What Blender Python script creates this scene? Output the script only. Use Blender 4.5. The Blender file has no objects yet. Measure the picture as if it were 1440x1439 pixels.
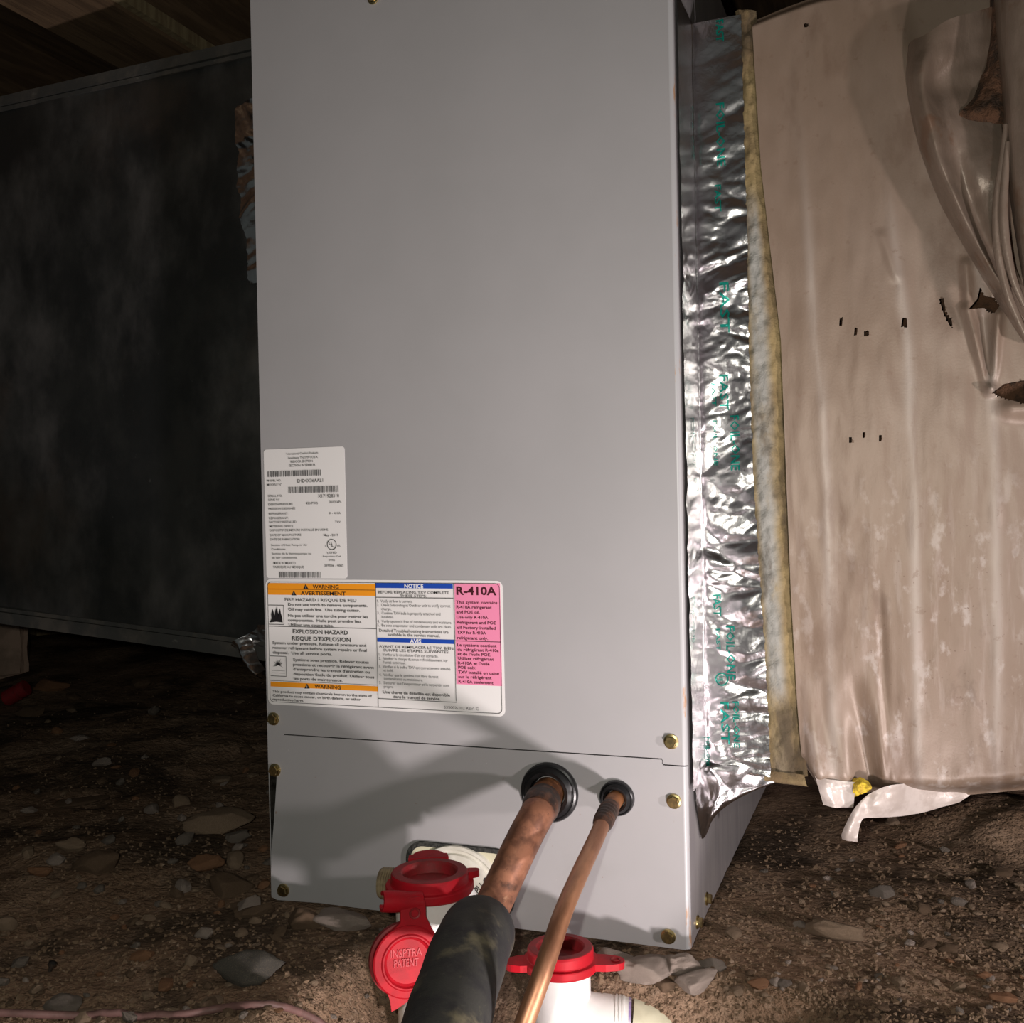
import bpy, bmesh, math, random
from mathutils import Vector, Matrix, noise
import numpy as np

random.seed(7)
SC = bpy.context.scene
COL = SC.collection
rad = math.radians

# ------------------------------------------------------------------ camera
F_PX = 1500.0
CAM = Vector((0.427, -0.6459, 0.2775))
_y, _p, _r = rad(20.2), rad(-0.6), rad(1.2)
FW = Vector((-math.sin(_y) * math.cos(_p), math.cos(_y) * math.cos(_p), math.sin(_p)))
_R0 = Vector((math.cos(_y), math.sin(_y), 0))
_U0 = _R0.cross(FW)
RT = math.cos(_r) * _R0 - math.sin(_r) * _U0
UP = math.sin(_r) * _R0 + math.cos(_r) * _U0
cam_data = bpy.data.cameras.new('camera')
cam_data.sensor_width = 36.0
cam_data.sensor_fit = 'HORIZONTAL'
cam_data.lens = 36.0 * F_PX / 1440.0
cam_data.clip_start = 0.01
cam = bpy.data.objects.new('camera', cam_data)
COL.objects.link(cam)
M3 = Matrix((RT, UP, -FW)).transposed()
cam.matrix_world = Matrix.Translation(CAM) @ M3.to_4x4()
SC.camera = cam

# ------------------------------------------------------------------ world, lights, exposure
w = bpy.data.worlds.new('world')
SC.world = w
w.use_nodes = True
w.node_tree.nodes['Background'].inputs[0].default_value = (0.9, 1.0, 0.95, 1)
w.node_tree.nodes['Background'].inputs[1].default_value = 0.04


def lamp(name, kind, loc, power, color, size, aim=None):
    d = bpy.data.lights.new(name, kind)
    d.energy = power
    d.color = color
    if kind == 'AREA':
        d.shape = 'DISK'
        d.size = size
    else:
        d.shadow_soft_size = size
    o = bpy.data.objects.new(name, d)
    COL.objects.link(o)
    o.location = loc
    if aim is not None:
        o.rotation_euler = (Vector(aim) - Vector(loc)).to_track_quat('-Z', 'Y').to_euler()
    return o


# hand lamp lying on the dirt to the right, and the phone's own light beside its lens
wl_ = lamp('work_light', 'SPOT', (0.50, -0.335, -0.07), 10.2, (1.0, 0.895, 0.885), 0.016, (.05, 0, .36))
wl_.data.spot_size = rad(112)
wl_.data.spot_blend = 1.0
# its second lamp head, higher and further right
w2_ = lamp('work_light', 'SPOT', (0.96, -0.36, 0.13), 13.5, (1.0, 0.895, 0.885), 0.020, (.45, .10, .04))
w2_.data.spot_size = rad(112)
w2_.data.spot_blend = 1.0
lamp('phone_light', 'AREA', CAM - RT * 0.028 + UP * 0.012 + FW * 0.004, 1.5, (1.0, 0.98, 0.87), 0.010,
     CAM + FW + RT * 0.0)

vs = SC.view_settings
vs.view_transform = 'Standard'
vs.look = 'None'
vs.exposure = 0.0
vs.gamma = 1.0
vs.use_curve_mapping = False


# ------------------------------------------------------------------ pixel -> point on a real plane
def ray(px, py):
    return RT * ((px - 720) / F_PX) - UP * ((py - 719.5) / F_PX) + FW


def on_y(px, py, y):
    d = ray(px, py)
    return CAM + d * ((y - CAM.y) / d.y)


def on_x(px, py, x):
    d = ray(px, py)
    return CAM + d * ((x - CAM.x) / d.x)


def on_z(px, py, z):
    d = ray(px, py)
    return CAM + d * ((z - CAM.z) / d.z)


def on_d(px, py, d):
    return CAM + ray(px, py) * d


def smooth(a, b, x):
    t = max(0.0, min(1.0, (x - a) / (b - a)))
    return t * t * (3 - 2 * t)


def interp(table, y):
    """piecewise-linear: table of (y, x)"""
    if y <= table[0][0]:
        a, b = table[0], table[1]
    elif y >= table[-1][0]:
        a, b = table[-2], table[-1]
    else:
        for a, b in zip(table, table[1:]):
            if a[0] <= y <= b[0]:
                break
    return a[1] + (b[1] - a[1]) * (y - a[0]) / (b[0] - a[0])


# ------------------------------------------------------------------ materials
def mat(name, color, rough=0.5, metal=0.0, color2=None, nscale=20.0, nlo=0.4, nhi=0.6, detail=6.0,
        bump=None, spec=0.5, layers=(), stretch=None, rough2=None, coat=0.0):
    m = bpy.data.materials.new(name)
    m.use_nodes = True
    nt = m.node_tree
    N, L = nt.nodes, nt.links
    b = N['Principled BSDF']
    b.inputs['Base Color'].default_value = (*color, 1)
    b.inputs['Roughness'].default_value = rough
    b.inputs['Metallic'].default_value = metal
    b.inputs['Specular IOR Level'].default_value = spec
    b.inputs['Coat Weight'].default_value = coat
    tc = N.new('ShaderNodeTexCoord')

    def coords(st):
        if st is None:
            return tc.outputs['Object']
        mp = N.new('ShaderNodeMapping')
        mp.inputs['Scale'].default_value = st
        L.new(tc.outputs['Object'], mp.inputs['Vector'])
        return mp.outputs['Vector']

    def nz(scale, det, st=None, rgh=0.6):
        n = N.new('ShaderNodeTexNoise')
        n.inputs['Scale'].default_value = scale
        n.inputs['Detail'].default_value = det
        n.inputs['Roughness'].default_value = rgh
        L.new(coords(st), n.inputs['Vector'])
        return n.outputs['Fac']

    def ramp(fac, lo, hi):
        r = N.new('ShaderNodeMapRange')
        r.interpolation_type = 'SMOOTHSTEP'
        r.inputs['From Min'].default_value = lo
        r.inputs['From Max'].default_value = hi
        L.new(fac, r.inputs['Value'])
        return r.outputs['Result']

    def mixc(fac, a, bcol):
        x = N.new('ShaderNodeMix')
        x.data_type = 'RGBA'
        L.new(fac, x.inputs[0])
        if isinstance(a, tuple):
            x.inputs[6].default_value = (*a, 1)
        else:
            L.new(a, x.inputs[6])
        x.inputs[7].default_value = (*bcol, 1)
        return x.outputs[2]

    cur = color
    if color2 is not None:
        f = ramp(nz(nscale, detail, stretch), nlo, nhi)
        cur = mixc(f, cur, color2)
        if rough2 is not None:
            rr = N.new('ShaderNodeMapRange')
            rr.inputs['To Min'].default_value = rough
            rr.inputs['To Max'].default_value = rough2
            L.new(f, rr.inputs['Value'])
            L.new(rr.outputs['Result'], b.inputs['Roughness'])
    for ly in layers:  # (color, scale, lo, hi, stretch, attr, weight)
        lc, sc, lo, hi, st, attr, wt = ly
        f = ramp(nz(sc, 8.0, st), lo, hi) if sc else None
        if attr:
            a = N.new('ShaderNodeAttribute')
            a.attribute_name = attr
            if f is None:
                f = a.outputs['Fac']
            else:
                mm = N.new('ShaderNodeMath')
                mm.operation = 'MULTIPLY'
                L.new(f, mm.inputs[0])
                L.new(a.outputs['Fac'], mm.inputs[1])
                f = mm.outputs[0]
        mm = N.new('ShaderNodeMath')
        mm.operation = 'MULTIPLY'
        L.new(f, mm.inputs[0])
        mm.inputs[1].default_value = wt
        cur = mixc(mm.outputs[0], cur, lc)
    if not isinstance(cur, tuple):
        L.new(cur, b.inputs['Base Color'])
    if bump:
        prev = None
        for bs in bump:
            sc, st, dist = bs[:3]
            bn = N.new('ShaderNodeBump')
            bn.inputs['Strength'].default_value = st
            bn.inputs['Distance'].default_value = dist
            L.new(nz(sc, 5.0, bs[3] if len(bs) > 3 else None), bn.inputs['Height'])
            if prev:
                L.new(prev, bn.inputs['Normal'])
            prev = bn.outputs['Normal']
        L.new(prev, b.inputs['Normal'])
    return m


MT = {}
MT['panel'] = mat('grey_enamel', (0.385, 0.375, 0.382), 0.42, color2=(0.36, 0.352, 0.357), nscale=9, nlo=0.3, nhi=0.7,
                  layers=[((0.33, 0.16, 0.06), 260, 0.73, 0.78, None, None, 0.5), ((0.6, 0.6, 0.58), 90, 0.76, 0.8, None, None, .5)],
                  bump=[(900, 0.05, 0.0004)])
MT['panel_low'] = mat('grey_enamel_scuffed', (0.385, 0.375, 0.382), 0.42, color2=(0.36, 0.352, 0.357), nscale=9, nlo=0.3, nhi=0.7,
                      layers=[((0.24, 0.12, 0.05), 210, 0.685, 0.71, None, None, 0.75), ((0.30, 0.29, .28), 14, .55, .75, None, None, .35), ((0.62, 0.6, 0.58), 240, 0.70, 0.73, None, None, .6)],
                      bump=[(900, 0.05, 0.0004)])
MT['panel_edge'] = mat('grey_enamel_edge', (0.42, 0.42, 0.43), 0.35,
                       layers=[((0.42, 0.2, 0.07), 120, 0.58, 0.66, (1, 1, .25), None, 0.75)])
MT['steel'] = mat('galvanised_steel', (0.42, 0.40, 0.40), 0.42, 0.35, color2=(0.36, 0.34, 0.35), nscale=60, stretch=(1, 1, .15),
                  layers=[((0.6, 0.58, 0.58), 200, 0.62, 0.68, (1, 1, .12), None, .6)], bump=[(300, 0.1, 0.0005, (1, 1, .2))])
MT['dark'] = mat('cavity_shade_black', (0.008, 0.007, 0.006), 0.9, spec=.08, color2=(0.03, 0.028, 0.025), nscale=150)  # shade inside the cabinet given as a near-black colour
MT['brass'] = mat('yellow_zinc', (0.66, 0.53, 0.25), 0.3, 1.0, color2=(0.45, 0.36, 0.18), nscale=300, bump=[(500, .15, .0004)])
MT['rubber'] = mat('black_rubber', (0.012, 0.012, 0.013), 0.32, bump=[(800, .1, .0003)])
MT['gasket'] = mat('black_foam_gasket', (0.012, 0.013, 0.011), 0.8, color2=(0.05, 0.05, 0.045), nscale=500, bump=[(700, .6, .001)])
MT['copper'] = mat('weathered_copper', (0.35, 0.155, 0.090), 0.47, 0.45, color2=(0.18, 0.08, 0.05), nscale=100, nlo=.36, nhi=.64,
                   layers=[((0.06, 0.036, 0.028), 42, 0.55, 0.68, None, None, .85), ((.55, .33, .2), 160, .62, .7, (1, .25, 1), None, .5), ((.09, .04, .028), 190, .6, .68, None, None, .7)],
                   bump=[(300, .12, .0006)])
MT['copper_bright'] = mat('drawn_copper', (0.50, 0.25, 0.14), 0.42, 0.7, color2=(0.30, 0.14, 0.08), nscale=90, nlo=.4, nhi=.65, stretch=(1, .2, .4),
                          layers=[((0.22, 0.10, 0.06), 70, 0.58, 0.7, (1, .3, .5), None, .7)], bump=[(300, .1, .0005)])
MT['burnt'] = mat('scorched_joint', (0.040, 0.024, 0.019), 0.5, 0.3, color2=(0.13, 0.058, 0.034), nscale=110, nlo=.45, nhi=.65,
                  layers=[((0.34, 0.30, 0.24), 220, .66, .72, None, None, .7)], bump=[(260, .4, .001)])
MT['stub'] = mat('oxidised_copper_stub', (0.36, 0.15, 0.06), 0.5, 0.5, color2=(0.17, 0.075, 0.04), nscale=90, bump=[(300, .25, .0008)])
MT['sleeve'] = mat('black_foam_sleeve', (0.014, 0.014, 0.015), 0.75, color2=(0.028, 0.028, 0.024), nscale=60,
                   layers=[((0.19, 0.165, 0.095), 26, .54, .70, None, None, .75), ((.09, .085, .05), 300, .6, .75, None, None, .5)],
                   bump=[(900, .25, .0006)])
MT['sleeve_cut'] = mat('cut_foam_end', (0.06, 0.062, 0.045), 0.9, color2=(0.10, 0.10, 0.07), nscale=160, bump=[(700, .4, .0008)])
MT['pvc'] = mat('white_pvc', (0.86, 0.85, 0.83), 0.28, color2=(0.80, 0.79, 0.76), nscale=30, coat=.2)
MT['pvc_old'] = mat('yellowed_pvc', (0.60, 0.57, 0.42), 0.3, color2=(0.50, 0.47, 0.34), nscale=40, bump=[(90, .05, .001)])
MT['purple'] = mat('purple_primer', (0.30, 0.22, 0.45), 0.4, color2=(.6, .56, .62), nscale=120)
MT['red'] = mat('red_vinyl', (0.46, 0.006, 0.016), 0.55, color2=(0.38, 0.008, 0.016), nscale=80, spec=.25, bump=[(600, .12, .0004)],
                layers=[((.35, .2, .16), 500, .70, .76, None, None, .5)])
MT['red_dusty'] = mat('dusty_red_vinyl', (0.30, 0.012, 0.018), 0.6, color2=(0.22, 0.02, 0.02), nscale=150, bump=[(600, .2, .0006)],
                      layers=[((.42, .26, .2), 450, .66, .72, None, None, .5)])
MT['drain'] = mat('cream_plastic', (0.62, 0.59, 0.43), 0.45, color2=(0.56, 0.53, 0.38), nscale=40)
MT['drain_white'] = mat('pale_socket_plastic', (0.70, 0.68, 0.60), 0.4, color2=(.6, .58, .5), nscale=60)
MT['plug'] = mat('tan_threaded_plug', (0.30, 0.24, 0.14), 0.6, color2=(.2, .15, .09), nscale=150)
MT['label'] = mat('label_white', (0.80, 0.78, 0.77), 0.45)
MT['ink'] = mat('black_ink', (0.014, 0.012, 0.013), 0.5)
MT['ink_grey'] = mat('thin_black_ink', (0.09, 0.085, 0.09), 0.5)
MT['ink_white'] = mat('white_print', (0.80, 0.80, 0.82), 0.5)
MT['ink_maroon'] = mat('dark_maroon_ink', (0.06, 0.006, 0.012), 0.5)
MT['orange'] = mat('orange_print', (0.90, 0.33, 0.015), 0.45)
MT['blue'] = mat('blue_print', (0.012, 0.065, 0.42), 0.45)
MT['pink'] = mat('pink_print', (0.86, 0.27, 0.44), 0.45)
MT['foil'] = mat('aluminium_foil_tape', (0.80, 0.78, 0.79), 0.23, 1.0, color2=(0.70, 0.67, 0.69), nscale=70, bump=[(300, .22, .0010)])
MT['foil_ink'] = mat('teal_foil_print', (0.0, 0.22, 0.17), 0.3, 0.5)
MT['fibre'] = mat('fibreglass_edge', (0.30, 0.225, 0.105), 0.95, color2=(0.145, 0.098, 0.05), nscale=34, nlo=.38, nhi=.68, stretch=(1, 1, .45),
                  layers=[((0.33, 0.33, 0.305), 60, 0.22, 0.55, (1, 1, .4), 'film', .95), ((.07, .052, .032), 46, .52, .68, (1, 1, .35), None, .85)],
                  bump=[(200, .4, .002), (900, .5, .001)])
MT['fibre_dark'] = mat('rusty_insulation', (0.13, 0.062, 0.032), 0.95, color2=(0.05, 0.028, 0.016), nscale=120, bump=[(500, .9, .003)])
MT['wrap'] = mat('dusty_duct_wrap', (0.275, 0.205, 0.158), 0.42, 0.1, color2=(0.235, 0.168, 0.122), nscale=12, nlo=.35, nhi=.65, stretch=(1, 1, .5),
                 layers=[((0.42, 0.36, 0.315), 70, 0.25, 0.62, (1, 1, .12), 'streak', .75),
                         ((0.46, 0.40, 0.365), 75, 0.55, 0.66, (1, 1, .6), 'scuff_and_light', .7), ((0.42, 0.35, 0.31), 190, 0.50, 0.66, (1, 1, .12), 'scuff_and_light', .35), ((0.15, 0.10, 0.072), 60, 0.58, 0.70, (1, 1, .6), 'scuff_and_light', .45),  # pale scuffs, also lightened to stand for lamplight low on the wrap
                         ((0.20, 0.13, 0.09), 130, 0.60, 0.68, None, None, .45), ((0.16, 0.10, 0.068), 28, 0.52, 0.66, (1, 1, .45), None, .5),
                         ((0.16, 0.10, 0.07), 380, 0.66, 0.70, None, 'scuff_and_light', .8)],
                 bump=[(700, .12, .0006), (60, .15, .002, (1, 1, .2))])
MT['wrap_flap'] = mat('peeled_duct_wrap', (0.25, 0.19, 0.15), 0.36, 0.2, color2=(0.19, 0.14, 0.105), nscale=25, stretch=(1, 1, .4),
                      layers=[((.16, .08, .045), 40, .56, .68, None, None, .6)], bump=[(500, .15, .0008), (90, .3, .003, (1, 1, .35))])
MT['plastic_scrap'] = mat('pale_wrap_scrap', (0.62, 0.55, 0.51), 0.35, 0.1, color2=(.5, .43, .39), nscale=60, bump=[(150, .2, .002)])
MT['yellow'] = mat('yellow_insulation_tuft', (0.85, 0.62, 0.05), 0.95, color2=(.6, .4, .05), nscale=200, bump=[(500, .8, .002)])
MT['duct'] = mat('black_duct_sheet', (0.026, 0.027, 0.027), 0.42, color2=(0.045, 0.045, 0.043), nscale=14, nlo=.4, nhi=.7,
                 layers=[((0.17, 0.16, 0.155), 8.5, .46, .74, (1, 1, .7), None, .65), ((0.11, 0.078, 0.06), 5, .52, .74, None, None, .6),
                         ((.2, .2, .19), 420, .68, .76, (1, 1, .35), None, .45), ((.12, .11, .06), 9, .66, .76, (1, 1, .6), None, .5)],
                 bump=[(1400, .25, .0006), (12, .1, .01)], spec=.35)
MT['duct_flange'] = mat('duct_flange_metal', (0.075, 0.075, 0.072), 0.5, color2=(0.14, 0.125, 0.11), nscale=30, nlo=.42, nhi=.7,
                        layers=[((.22, .21, .19), 150, .64, .72, (.3, .3, 1), None, .5)], bump=[(500, .2, .0006)])
MT['dirt'] = mat('crawl_space_dirt', (0.26, 0.165, 0.105), 0.95, color2=(0.42, 0.285, 0.195), nscale=13, nlo=.42, nhi=.68, detail=10,
                 layers=[((0.050, 0.034, 0.022), 7, .47, .60, None, None, .85), ((.40, .29, .21), 130, .58, .66, None, None, .55),
                         ((.045, .032, .022), 70, .58, .70, None, None, .6)],
                 bump=[(45, .7, .010), (180, .8, .004), (650, .7, .0015)], spec=.2)
MT['stone_tan'] = mat('tan_stone', (0.50, 0.36, 0.25), 0.9, color2=(0.30, 0.21, 0.14), nscale=60, bump=[(110, .7, .004), (500, .6, .001)], spec=.2)
MT['stone_grey'] = mat('grey_stone', (0.34, 0.29, 0.245), 0.9, color2=(0.2, 0.16, 0.13), nscale=60, bump=[(110, .7, .004), (500, .6, .001)], spec=.2)
MT['stone_rust'] = mat('rusty_stone', (0.46, 0.235, 0.125), 0.9, color2=(0.26, 0.14, 0.08), nscale=50, bump=[(110, .7, .004), (500, .6, .001)], spec=.2)
MT['stone_brown'] = mat('brown_stone', (0.27, 0.18, 0.115), 0.95, color2=(0.16, 0.105, 0.068), nscale=50, bump=[(110, .7, .004), (500, .6, .001)], spec=.2)
MT['stone_pale'] = mat('pale_speckled_stone', (0.66, 0.55, 0.48), 0.9, color2=(0.36, 0.28, 0.23), nscale=90, nlo=.38, nhi=.62,
                       layers=[((.06, .045, .035), 120, .6, .68, None, None, .7)], bump=[(110, .8, .005), (420, .8, .002)], spec=.2)
MT['stone_dark'] = mat('dark_slate', (0.085, 0.078, 0.068), 0.85, color2=(0.20, 0.165, 0.12), nscale=35, nlo=.5, nhi=.68, bump=[(90, .5, .003), (500, .4, .001)], spec=.25)
MT['wood'] = mat('old_lumber', (0.20, 0.125, 0.07), 0.85, color2=(0.12, 0.072, 0.04), nscale=16, stretch=(4, .4, 4), bump=[(60, .4, .002, (4, .3, 4))])
MT['wood_pale'] = mat('pale_lumber', (0.36, 0.28, 0.16), 0.8, color2=(0.25, 0.18, 0.1), nscale=30, stretch=(4, 4, .4), bump=[(60, .4, .002)])
MT['concrete'] = mat('concrete_block', (0.52, 0.37, 0.29), 0.95, color2=(0.36, 0.26, 0.2), nscale=20, bump=[(150, .6, .003)], spec=.2)
MT['masonry'] = mat('foundation_wall', (0.05, 0.042, 0.035), 0.95, color2=(0.03, 0.026, 0.02), nscale=10, bump=[(60, .5, .004)])
MT['cable'] = mat('dusty_red_cable', (0.20, 0.105, 0.095), 0.6, color2=(0.13, 0.07, 0.06), nscale=60, bump=[(500, .2, .0005)])
MT['metal_dark'] = mat('dark_bolt_metal', (0.35, 0.34, 0.33), 0.35, 1.0, color2=(.12, .11, .1), nscale=200)


# ------------------------------------------------------------------ mesh collector
class MB:
    def __init__(self):
        self.v, self.f, self.sm = [], [], []

    def add(self, vs, fs, smooth_=False):
        o = len(self.v)
        self.v += [Vector(a) for a in vs]
        for f in fs:
            self.f.append([i + o for i in f])
            self.sm.append(smooth_)

    def box(self, a, b, M=None):
        x0, y0, z0 = a
        x1, y1, z1 = b
        vs = [Vector(p) for p in ((x0, y0, z0), (x1, y0, z0), (x1, y1, z0), (x0, y1, z0), (x0, y0, z1), (x1, y0, z1), (x1, y1, z1), (x0, y1, z1))]
        if M:
            vs = [M @ p for p in vs]
        self.add(vs, [(0, 3, 2, 1), (4, 5, 6, 7), (0, 1, 5, 4), (1, 2, 6, 5), (2, 3, 7, 6), (3, 0, 4, 7)])
        return self

    def grid(self, rows, smooth_=True, skip=None, closed=False):
        n, m = len(rows), len(rows[0])
        vs = [p for r in rows for p in r]
        fs = []
        for i in range(n - 1):
            for j in range(m if closed else m - 1):
                if skip and skip(i, j):
                    continue
                k = (j + 1) % m
                fs.append((i * m + j, i * m + k, (i + 1) * m + k, (i + 1) * m + j))
        self.add(vs, fs, smooth_)
        return self

    def lathe(self, prof, o, axis, seg=40, sharp=True):
        """prof = (r, h) pairs along the axis from o; each span gets its own vertices so edges stay crisp"""
        axis = Vector(axis).normalized()
        q = Vector((0, 0, 1)).rotation_difference(axis)
        o = Vector(o)

        def ring(r, h):
            return [o + q @ Vector((r * math.cos(t), r * math.sin(t), h)) for t in (2 * math.pi * k / seg for k in range(seg))]
        for (r0, h0), (r1, h1) in zip(prof, prof[1:]):
            if r0 < 1e-7 and r1 < 1e-7:
                continue
            self.grid([ring(max(r0, 1e-5), h0), ring(max(r1, 1e-5), h1)], True, closed=True)
        return self

    def tube(self, pts, radii, seg=28, caps=True):
        pts = [Vector(p) for p in pts]
        if not isinstance(radii, (list, tuple)):
            radii = [radii] * len(pts)
        up = Vector((0.3, 0.2, 1)).normalized()
        rows = []
        for i, p in enumerate(pts):
            t = (pts[min(i + 1, len(pts) - 1)] - pts[max(i - 1, 0)]).normalized()
            a = (up - t * up.dot(t)).normalized()
            b = t.cross(a)
            rows.append([p + (a * math.cos(s) + b * math.sin(s)) * radii[i] for s in (2 * math.pi * k / seg for k in range(seg))])
        self.grid(rows, True, closed=True)
        if caps:
            self.add(rows[0], [tuple(reversed(range(seg)))])
            self.add(rows[-1], [tuple(range(seg))])
        return self

    def prism(self, poly, n, h):
        """polygon (world points) extruded by h along n"""
        n = Vector(n) * h
        k = len(poly)
        a = [Vector(p) for p in poly]
        b = [p + n for p in a]
        self.add(a + b, [tuple(range(k)), tuple(range(2 * k - 1, k - 1, -1))] + [(i, i + k, (i + 1) % k + k, (i + 1) % k) for i in range(k)])
        return self

    def build(self, name, m, parent=None, recalc=True):
        me = bpy.data.meshes.new(name)
        me.from_pydata([tuple(p) for p in self.v], [], self.f)
        me.polygons.foreach_set('use_smooth', self.sm)
        if recalc:
            bm = bmesh.new()
            bm.from_mesh(me)
            bmesh.ops.recalc_face_normals(bm, faces=bm.faces)
            bm.to_mesh(me)
            bm.free()
        me.materials.append(m)
        me.update()
        return link(name, me, parent)


def link(name, me, parent=None):
    o = bpy.data.objects.new(name, me)
    COL.objects.link(o)
    if parent is not None:
        o.parent = parent
        if parent.type == 'EMPTY':
            o.matrix_parent_inverse = Matrix.Translation(-Vector(parent.location))
    return o


def thing(name, label, cat, loc, group=None):
    o = bpy.data.objects.new(name, None)
    o.empty_display_size = 0.02
    COL.objects.link(o)
    o.location = loc
    return tag(o, label, cat, group)


def tag(o, label, cat, group=None):
    o['label'] = label
    o['category'] = cat
    if group:
        o['group'] = group
    return o


def structure(o):
    o['kind'] = 'structure'
    return o


def catmull(P, t):
    n = len(P)
    x = t * (n - 1)
    i = min(int(x), n - 2)
    u = x - i
    p0, p1, p2, p3 = P[max(i - 1, 0)], P[i], P[i + 1], P[min(i + 2, n - 1)]
    return 0.5 * ((2 * p1) + (p2 - p0) * u + (2 * p0 - 5 * p1 + 4 * p2 - p3) * u * u + (3 * p1 - p0 - 3 * p2 + p3) * u ** 3)


def spline(P, n):
    P = [Vector(p) for p in P]
    return [catmull(P, i / (n - 1)) for i in range(n)]


def sheet(net, nu, nv, wob=0.0, seed=0.0, nscale=40):
    """smooth surface through a net of points (rows of equal length)"""
    cols = [spline(r, nu) for r in net]
    out = []
    for j in range(nv):
        row = []
        for i in range(nu):
            p = catmull([c[i] for c in cols], j / (nv - 1))
            if wob:
                q = p * nscale + Vector((seed, seed, seed))
                p = p + Vector((0, -1, 0)) * wob * noise.noise(q) + Vector((0, -1, 0)) * wob * .4 * noise.noise(q * 2.7)
            row.append(p)
        out.append(row)
    return out


def round_rect(x0, z0, x1, z1, r, y, n=8):
    pts = []
    for cx, cz, a0 in ((x1 - r, z1 - r, 0), (x0 + r, z1 - r, 90), (x0 + r, z0 + r, 180), (x1 - r, z0 + r, 270)):
        for k in range(n + 1):
            a = rad(a0 + 90 * k / n)
            pts.append(Vector((cx + r * math.cos(a), y, cz + r * math.sin(a))))
    return pts


# ================================================================== SETTING
def ground_h(x, y):
    p = Vector((x, y, 0))
    h = 0.016 * noise.noise(p * 3.1 + Vector((3, 1, 0))) + 0.009 * noise.noise(p * 9) + 0.0045 * noise.noise(p * 27) + 0.0022 * noise.noise(p * 75)
    h += 0.0012 * noise.noise(p * 170)
    # flatter right under and around the cabinet
    near = smooth(0.22, 0.02, max(abs(x - 0.15) - 0.15, abs(y - 0.2) - 0.2, 0.0))
    h = h * (1 - 0.75 * near) - 0.004 * near
    # trench the drain trap sits in, and the slope down towards the viewer
    pit = smooth(-0.022, -0.075, y) * smooth(0.09, 0.15, x) * smooth(0.42, 0.36, x)
    h -= 0.070 * pit
    h -= 0.13 * smooth(-0.14, -0.30, y) * smooth(-.1, .3, x)
    # low ridges of dirt under the right-hand duct
    h += 0.020 * smooth(0.32, 0.5, x) * smooth(.05, .2, y) * (0.5 + 0.5 * math.sin(y * 30 + x * 9 + 1.0))
    h += 0.05 * smooth(0.5, 1.4, y)
    return h


def axis_steps(a, b, fine0, fine1, df, dc):
    out, x = [], a
    while x < b:
        out.append(x)
        d = df if fine0 <= x <= fine1 else dc
        x += d
    out.append(b)
    return out


xs = axis_steps(-2.2, 1.6, -0.55, 0.75, 0.0065, 0.03)
ys = axis_steps(-0.85, 2.25, -0.3, 0.55, 0.0065, 0.03)
mb = MB()
mb.grid([[Vector((x, y, ground_h(x, y))) for x in xs] for y in ys], True)
floor = structure(mb.build('floor', MT['dirt']))

structure(MB().box((-2.2, 2.2, -0.1), (1.6, 2.3, 1.1)).build('wall_back', MT['masonry']))
structure(MB().box((-2.3, -0.85, -0.1), (-2.2, 2.3, 1.1)).build('wall_left', MT['masonry']))
structure(MB().box((1.6, -0.85, -0.1), (1.7, 2.3, 1.1)).build('wall_right', MT['masonry']))
ceiling = structure(MB().box((-2.2, -0.85, 0.95), (1.6, 2.3, 0.97)).build('ceiling', MT['wood']))
for x0, x1, z0 in ((-1.25, -1.20, .75), (-.80, -.75, .75), (-.356, -.262, .75), (-.150, -.112, .77), (.35, .40, .75), (.80, .85, .75)):
    MB().box((x0, -0.8, z0), (x1, 2.2, 0.95)).build('joist', MT['wood'], ceiling)
MB().box((-.259, -0.8, .752), (-.250, 2.2, 0.765)).build('nailing_strip', MT['wood_pale'], ceiling)
# slanting brace between joists, behind the left duct
a, b = on_y(270, 85, 0.42), on_y(294, -60, 0.42)
ax = (b - a).normalized()
sd = Vector((ax.z, 0, -ax.x)) * 0.0085
MB().prism([a - sd, a + sd, b + sd, b - sd], (0, 1, 0), 0.035).build('brace', MT['wood_pale'], ceiling)

# ================================================================== COIL CABINET
W, H, DEP = 0.300, 0.660, 0.52
cab = thing('coil_cabinet', 'tall grey enamelled metal coil cabinet with warning stickers between two ducts', 'air handler', (0.15, 0.2, 0))


def fz(px, py):
    return on_y(px, py, 0.0)


# seam line on the front, its step at the right
sL, sR = fz(398, 1032), fz(931, 1069)
zs = (sL.z + sR.z) / 2
z_step = zs - 0.0035
x_step = sR.x
G = 0.00038
xl = 0.0015
R_ = 0.003
# upper panel: front skin
zb = fz(380, 1088).z
up = [Vector((xl, 0, H)), Vector((xl, 0, zb)), Vector((sL.x, 0, zb)), Vector((sL.x, 0, zs + G)), Vector((x_step, 0, zs + G)), Vector((x_step, 0, z_step + G)),
      Vector((W - R_, 0, z_step + G)), Vector((W - R_, 0, H))]
MB().prism(up, (0, 1, 0), 0.0012).build('upper_front_panel', MT['panel'], cab)
lp = [Vector((x_step + G, 0, zs - G)), Vector((sL.x, 0, zs - G)), Vector((sL.x, 0, zb)), fz(389.5, 1092), fz(387, 1130), fz(384.5, 1165), fz(382, 1195), fz(381, 1235),
      fz(382, 1262), fz(390, 1266), Vector((0.04, 0, 0.0)), Vector((W - R_, 0, -0.0005)), Vector((W - R_, 0, z_step - G)), Vector((x_step + G, 0, z_step - G))]
lp[3].z = zb
MB().prism(lp, (0, 1, 0), 0.0012).build('lower_front_panel', MT['panel_low'], cab)
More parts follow.
